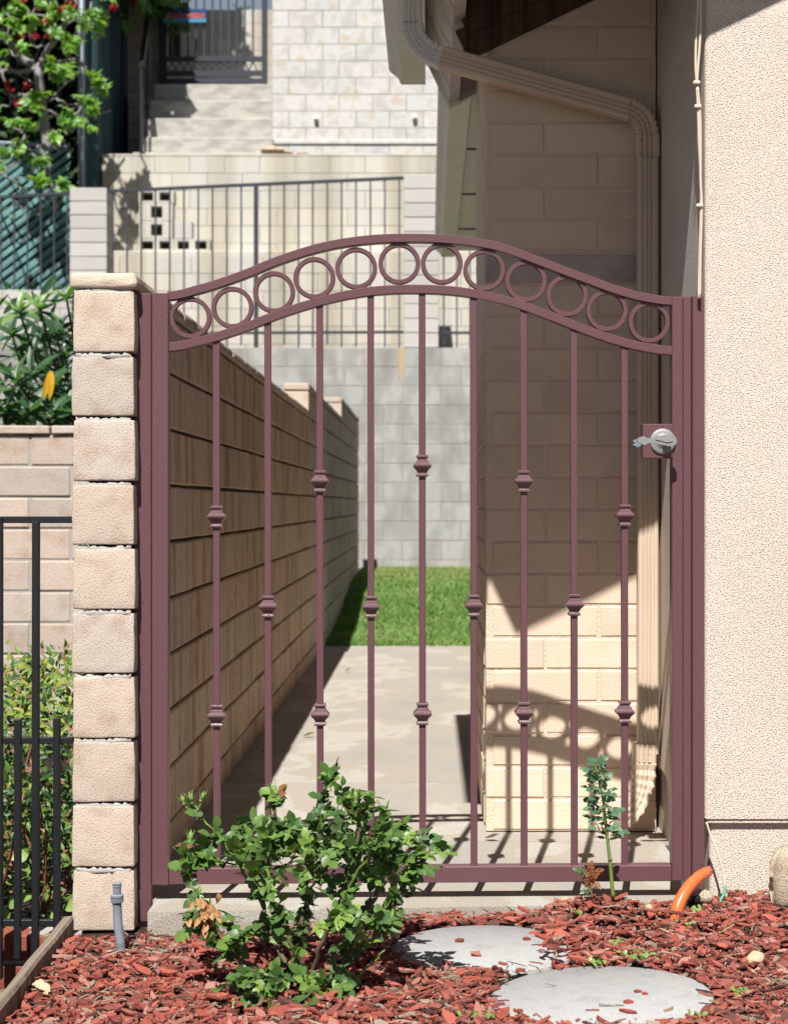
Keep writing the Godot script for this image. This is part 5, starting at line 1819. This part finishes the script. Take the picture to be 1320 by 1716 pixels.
# ---------------------------------------------------------------- shrubs
func oleander() -> void:
	var root := thing("oleander_shrub", "dark green shrub with long whorled leaves above the tan block wall", "shrub", Vector3(-2.0, 1.2, Z(2.4)))
	var forms := []
	var W := [0.03, 0.10, 0.125, 0.12, 0.08, 0.0]
	for k in 4:
		var st := tool(true)
		blade(st, Transform3D(), 1.0, scaled(W, 0.9 + 0.1 * k), 0.25, 0.12 + 0.09 * k)
		st.generate_normals()
		forms.append(st.commit())
	var heads := [[33, 522, 2.25, 3], [68, 518, 2.3, 3], [112, 500, 2.3, 3], [28, 640, 2.15, 2], [55, 628, 2.2, 1], [95, 560, 2.35, 1], [70, 560, 2.4, 0], [110, 600, 2.4, 1], [20, 560, 2.4, 1], [85, 650, 2.2, 1], [112, 660, 2.25, 0], [50, 690, 2.15, 1], [90, 695, 2.15, 1], [10, 690, 2.15, 2], [118, 690, 2.2, 1], [60, 595, 2.45, 0], [100, 625, 2.5, 0], [35, 590, 2.5, 0], [80, 610, 2.5, 0], [-20, 600, 2.3, 1], [-30, 660, 2.2, 2]]
	var n := 0
	for h in heads:
		var c := spot(h[0], h[1], h[2])
		var st := tool(true)
		tube(st, smooth_path([Vector3(lerpf(c.x, -1.9, 0.5), 1.22, Z(2.45)), Vector3(lerpf(c.x, -1.9, 0.15), lerpf(1.22, c.y, 0.6), lerpf(Z(2.45), c.z, 0.6)), c], 4), 0.014, 0.006, 6)
		obj("stem", st, M.cane, root)
		var axis := Vector3(rr(-0.4, 0.4), 1, rr(0.1, 0.7)).normalized()
		for k in 11:
			var a := k * 2.4
			var tilt := 0.25 + 1.5 * (k / 10.0)
			var b := facing(axis, Vector3(0, 0, 1))
			var d := b * Vector3(cos(a) * sin(tilt), cos(tilt), sin(a) * sin(tilt))
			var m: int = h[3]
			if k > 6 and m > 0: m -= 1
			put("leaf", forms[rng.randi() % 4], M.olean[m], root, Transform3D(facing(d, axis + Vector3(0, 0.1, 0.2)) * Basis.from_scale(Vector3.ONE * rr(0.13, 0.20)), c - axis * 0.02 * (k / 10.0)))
			n += 1
	for e in [[84, 635], [87, 645]]:
		var st := tool(true)
		blade(st, Transform3D(facing(Vector3(rr(-0.3, 0.1), -1, 0.2), Vector3(0.4, 0, 1)), spot(e[0], 622, 2.12)), 0.15, scaled(W, 0.13), 0.4, 0.2)
		obj("leaf", st, M.yellow_leaf, root).set_meta("label", "bright yellow dying leaf")
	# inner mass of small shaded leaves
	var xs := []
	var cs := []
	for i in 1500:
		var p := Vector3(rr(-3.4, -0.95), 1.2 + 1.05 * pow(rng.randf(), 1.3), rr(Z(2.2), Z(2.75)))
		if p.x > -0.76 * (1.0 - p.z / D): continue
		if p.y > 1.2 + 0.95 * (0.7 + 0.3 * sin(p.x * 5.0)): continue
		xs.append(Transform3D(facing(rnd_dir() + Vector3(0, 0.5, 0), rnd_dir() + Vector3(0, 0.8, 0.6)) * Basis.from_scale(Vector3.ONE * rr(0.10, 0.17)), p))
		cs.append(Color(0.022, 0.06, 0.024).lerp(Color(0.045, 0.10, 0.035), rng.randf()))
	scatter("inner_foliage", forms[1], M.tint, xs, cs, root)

func nandina() -> void:
	var root := thing("nandina_hedge", "leafy green and reddish nandina hedge behind the black fence", "hedge", Vector3(-1.25, -0.2, -1.0))
	var st := tool(true)
	blade(st, Transform3D(), 1.0, [0.02, 0.17, 0.20, 0.13, 0.0], 0.3, 0.25)
	st.generate_normals()
	var leaf := st.commit()
	var xs := []
	var cs := []
	var clumps := []
	for i in 900:
		# sprays spread through a rounded mass
		var p := Vector3(rr(-1.9, -0.88), rr(-0.15, 0.52), rr(-1.75, -0.22))
		var top := 0.46 - 0.22 * pow(absf(p.x + 1.15) / 0.7, 2.0) + 0.05 * wob.get_noise_2d(p.x * 4, p.z * 4) - 0.30 * pow(maxf(0.0, (p.z + 0.85) / 0.6), 2.0)
		if p.x < -1.2 and p.z > -0.6: top -= 0.10
		if p.y > top: continue
		clumps.append([p, top])
	for e in clumps:
		var p: Vector3 = e[0]
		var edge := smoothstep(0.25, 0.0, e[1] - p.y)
		var hue := wob.get_noise_3dv(p * 3.0)
		var axis := (Vector3(rr(-0.6, 0.6), 0.9, rr(0.0, 0.9))).normalized()
		for k in 17:
			var d := (rnd_dir() + axis * 0.7).normalized()
			var q := p + d * rr(0.005, 0.055)
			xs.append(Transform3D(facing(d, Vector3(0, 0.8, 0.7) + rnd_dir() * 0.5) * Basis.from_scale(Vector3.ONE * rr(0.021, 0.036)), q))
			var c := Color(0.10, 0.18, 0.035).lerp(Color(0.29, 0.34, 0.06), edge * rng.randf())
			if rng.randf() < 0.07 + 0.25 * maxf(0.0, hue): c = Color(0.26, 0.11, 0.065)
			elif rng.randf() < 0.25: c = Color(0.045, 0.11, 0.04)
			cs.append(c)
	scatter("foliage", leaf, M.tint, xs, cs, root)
	for k in 26:
		st = tool(true)
		var b := Vector3(rr(-1.6, -0.95), -0.24, rr(-1.2, -0.4))
		var t := b + Vector3(rr(-0.2, 0.2), rr(0.35, 0.6), rr(-0.15, 0.3))
		tube(st, smooth_path([b, b.lerp(t, 0.5) + Vector3(rr(-0.03, 0.03), 0, 0), t], 3), 0.006, 0.003, 5)
		obj("stem", st, M.red_cane, root)
	# broad mottled leaves at the foot of the hedge
	var lo := thing("ground_plant", "low plant with broad mottled leaves under the hedge by the fence", "plant", Vector3(-0.95, -0.2, -0.25))
	for e in [[18, 1530, 1], [22, 1540, 1], [85, 1530, 1], [90, 1545, 0], [14, 1515, 1], [113, 1512, 0], [48, 1432, 0], [50, 1496, 0], [52, 1460, 0]]:
		st = tool(true)
		blade(st, Transform3D(facing(Vector3(rr(-0.8, 0.8), rr(-0.5, 0.5), 0.5), Vector3(0, 0.6, 1)), spot(e[0], e[1], 1.06)), 0.042, scaled([0.05, 0.45, 0.55, 0.45, 0.0], 0.034), 0.2, 0.3)
		obj("leaf", st, M.pale_leaf if e[2] else M.rose_leaf[3], lo)

func fig_leaf(sd: int) -> ArrayMesh:
	# a hand-shaped leaf of unit length with five blunt lobes
	var q := RandomNumberGenerator.new()
	q.seed = sd
	var st := tool(true)
	var lobes := [[0.0, 1.0, 0.24], [0.75, 0.80, 0.20], [-0.75, 0.80, 0.20], [1.5, 0.52, 0.17], [-1.5, 0.52, 0.17]]
	for e in lobes:
		var a: float = e[0] + q.randf_range(-0.12, 0.12)
		var d := Vector3(sin(a), cos(a), q.randf_range(-0.15, 0.1))
		var w: float = e[2]
		blade(st, Transform3D(facing(d, Vector3(0, 0, 1)), Vector3(0, 0.04, 0.004 * lobes.find(e))), e[1], [w * 0.45, w * 0.8, w, w * 0.75, 0.05, 0.0], 0.25, q.randf_range(0.1, 0.45))
	st.generate_normals()
	return st.commit()

func fig_tree() -> void:
	var root := thing("fig_tree", "bare grey branched tree with bright lobed leaves, top left", "tree", Vector3(-4.6, 4.3, Z(4.72)))
	var k := 4.62
	var limbs := [
		[[[78, 250, k], [72, 190, k], [66, 130, k], [60, 112, k]], 0.058, 0.046],
		[[[60, 114, k], [35, 95, k], [15, 70, k], [-15, 45, k], [-50, 30, k]], 0.055, 0.03],
		[[[63, 118, k], [75, 95, k], [85, 75, k], [98, 60, k], [110, 30, k], [118, -20, k]], 0.04, 0.018],
		[[[60, 116, k], [30, 120, k], [5, 118, k], [-30, 122, k]], 0.028, 0.018],
		[[[74, 185, k], [90, 190, k], [104, 210, k], [110, 226, k]], 0.018, 0.008],
		[[[72, 150, k], [90, 160, k], [100, 150, k], [122, 130, k], [132, 122, k]], 0.016, 0.007],
		[[[78, 168, k], [100, 168, k], [112, 178, k], [120, 190, k]], 0.016, 0.008],
		[[[50, 160, k], [30, 160, k], [18, 158, k], [5, 128, k], [0, 110, k]], 0.022, 0.012],
		[[[18, 160, k], [18, 175, k], [0, 180, k], [-20, 190, k]], 0.014, 0.008],
		[[[98, 60, k], [120, 35, k], [150, 30, k], [178, 36, k]], 0.014, 0.006],
		[[[75, 245, k], [60, 260, k], [30, 270, k], [5, 290, k], [-10, 300, k]], 0.018, 0.008],
		[[[0, 285, k], [15, 300, k], [30, 308, k], [36, 318, k], [60, 312, k]], 0.014, 0.007],
		[[[110, 60, k], [108, 20, k], [112, 0, k], [110, -30, k]], 0.014, 0.008],
		[[[15, 70, k], [25, 40, k], [28, 10, k], [25, -30, k]], 0.014, 0.008],
		[[[85, 75, k], [60, 78, k], [50, 60, k], [58, 20, k], [60, -20, k]], 0.014, 0.008],
		[[[70, 250, k - 0.03], [80, 280, k - 0.03], [90, 320, k], [95, 350, k]], 0.02, 0.015]]
	var tips := []
	for e in limbs:
		var pts := []
		for q in e[0]: pts.append(spot(q[0], q[1], q[2] + rr(-0.03, 0.03)))
		var path := smooth_path(pts, 5)
		for i in range(1, path.size()): path[i] += Vector3(rr(-1, 1), rr(-1, 1), rr(-1, 1)) * 0.012
		var st := tool(true)
		tube(st, path, e[1], e[2], 8)
		obj("limb", st, M.bark, root)
		tips.append(path)
	var forms := []
	for i in 6: forms.append(fig_leaf(500 + i))
	# leaf tufts
	var tufts := [[35, 12, 18], [25, 38, 12], [90, 20, 16], [120, 20, 9], [150, 22, 14], [165, 45, 14], [140, 40, 10], [50, 40, 9], [10, 30, 8], [90, 50, 9], [40, 82, 10], [8, 95, 6], [85, 112, 14], [98, 122, 10], [118, 118, 7], [108, 82, 5], [60, 160, 14], [55, 178, 10], [162, 130, 16], [168, 145, 14], [140, 170, 15], [155, 178, 10], [30, 208, 12], [45, 212, 7], [120, 200, 10], [105, 205, 6], [90, 228, 9], [38, 240, 12], [25, 250, 8], [60, 265, 12], [70, 270, 7], [5, 270, 5], [68, 305, 14], [110, 308, 12], [70, 0, 10], [180, -8, 8], [128, 80, 4], [12, 60, 6], [120, 65, 4], [0, 195, 4], [148, 205, 5], [20, 0, 10]]
	var n := 0
	for t in tufts:
		var c := spot(t[0], t[1], 4.55 + rr(-0.06, 0.05))
		for i in int(t[2] * 0.74 + 0.5):
			if n >= 296: break
			var d := (rnd_dir() + Vector3(0.15, -0.1, 0.35)).normalized()
			var nr := Vector3(-0.1, 0.9, 0.6) + rnd_dir() * 0.6
			put("leaf", forms[rng.randi() % 6], M.fig[[0, 1, 1, 2, 2, 3][rng.randi() % 6]], root, Transform3D(facing(d, nr) * Basis.from_scale(Vector3.ONE * rr(0.09, 0.17)), c + rnd_dir() * rr(0.0, 0.10)))
			n += 1
		var st := tool(true)
		tube(st, smooth_path([c, c + Vector3(rr(-0.2, 0.1), rr(-0.05, 0.2), -0.15), c + Vector3(rr(-0.4, 0.2), rr(-0.1, 0.4), -0.4)], 3), 0.007, 0.012, 5)
		obj("twig", st, M.bark, root)
	# crown above the picture, which shades the bank
	var xs := []
	var cs := []
	for i in 5200:
		var p := Vector3(rr(-7.2, -3.2), 0, rr(-19.4, -15.5))
		p.y = rr(7.0, 9.0)
		if (p - Vector3(-5.2, 7.9, -17.3)).length() > 2.4: continue
		xs.append(Transform3D(facing(rnd_dir(), Vector3(0, 1, 0.3) + rnd_dir() * 0.5) * Basis.from_scale(Vector3.ONE * rr(0.14, 0.24)), p))
		cs.append(Color(0.07, 0.17, 0.03).lerp(Color(0.15, 0.28, 0.05), rng.randf()))
	for i in 2600:  # unseen cluster high up, placed to shade the wall beyond the upper gate
		var p := Vector3(-4.5, 11.2, -18.7) + rnd_dir() * pow(rng.randf(), 0.4) * Vector3(1.5, 1.3, 1.0)
		xs.append(Transform3D(facing(rnd_dir(), Vector3(0, 1, 0.3) + rnd_dir() * 0.5) * Basis.from_scale(Vector3.ONE * rr(0.12, 0.2)), p))
		cs.append(Color(0.07, 0.17, 0.03).lerp(Color(0.15, 0.28, 0.05), rng.randf()))
	scatter("unseen_crown", forms[0], M.tint, xs, cs, root)
	var tall := tool(true)
	tube(tall, smooth_path([Vector3(-5.2, 4.4, -17.8), Vector3(-5.0, 7.5, -18.2), Vector3(-4.8, 9.8, -18.6), Vector3(-4.5, 11.2, -18.7)], 5), 0.09, 0.03, 8)
	obj("limb", tall, M.bark, root)  # unseen limb leading up to that shading cluster
	# bougainvillea behind with red bracts
	var bg := thing("bougainvillea", "dark bougainvillea mass with crimson bracts behind the fig branches", "shrub", Vector3(-5.0, 4.4, -17.2))
	var st := tool(true)
	blade(st, Transform3D(), 1.0, [0.02, 0.28, 0.34, 0.2, 0.0], 0.2, 0.2)
	st.generate_normals()
	var leaf := st.commit()
	xs = []
	cs = []
	for i in 9000:
		var p := Vector3(rr(-8.0, -4.0), rr(4.3, 8.8), rr(-17.9, -16.6))
		xs.append(Transform3D(facing(rnd_dir(), Vector3(0, 0.8, 0.6) + rnd_dir() * 0.7) * Basis.from_scale(Vector3.ONE * rr(0.08, 0.15)), p))
		cs.append(Color(0.022, 0.045, 0.018).lerp(Color(0.05, 0.08, 0.025), rng.randf()))
	scatter("foliage", leaf, M.tint, xs, cs, bg)
	for i in 7:
		st = tool(true)
		var b := Vector3(rr(-6.5, -4.2), 4.3, rr(-17.6, -17.0))
		tube(st, smooth_path([b, b + Vector3(rr(-0.3, 0.3), 1.5, 0.1), b + Vector3(rr(-0.8, 0.8), 3.4, 0.2)], 4), 0.04, 0.015, 6)
		obj("stem", st, M.bark, bg)
	for e in [[48, 25], [38, 58], [34, 66], [42, 52], [68, 38], [75, 34], [68, 14], [14, 112], [18, 148], [16, 142], [30, 174], [46, 142], [60, 62], [118, 10], [122, 6], [188, 14], [80, 62], [36, 2], [102, 16], [225, 3]]:
		for j in 3:
			st = tool(true)
			var c := spot(e[0] + rr(-4, 4), e[1] + rr(-4, 4), 4.58 if e[0] < 200 else 5.1)
			for s in 3:
				blade(st, Transform3D(facing(rnd_dir() + Vector3(0, 0, 0.5), rnd_dir() + Vector3(0, 0.4, 1)), c), rr(0.035, 0.06), scaled([0.05, 0.5, 0.5, 0.0], 0.04), 0.3, 0.1)
			obj("bract", st, M.petal, bg)
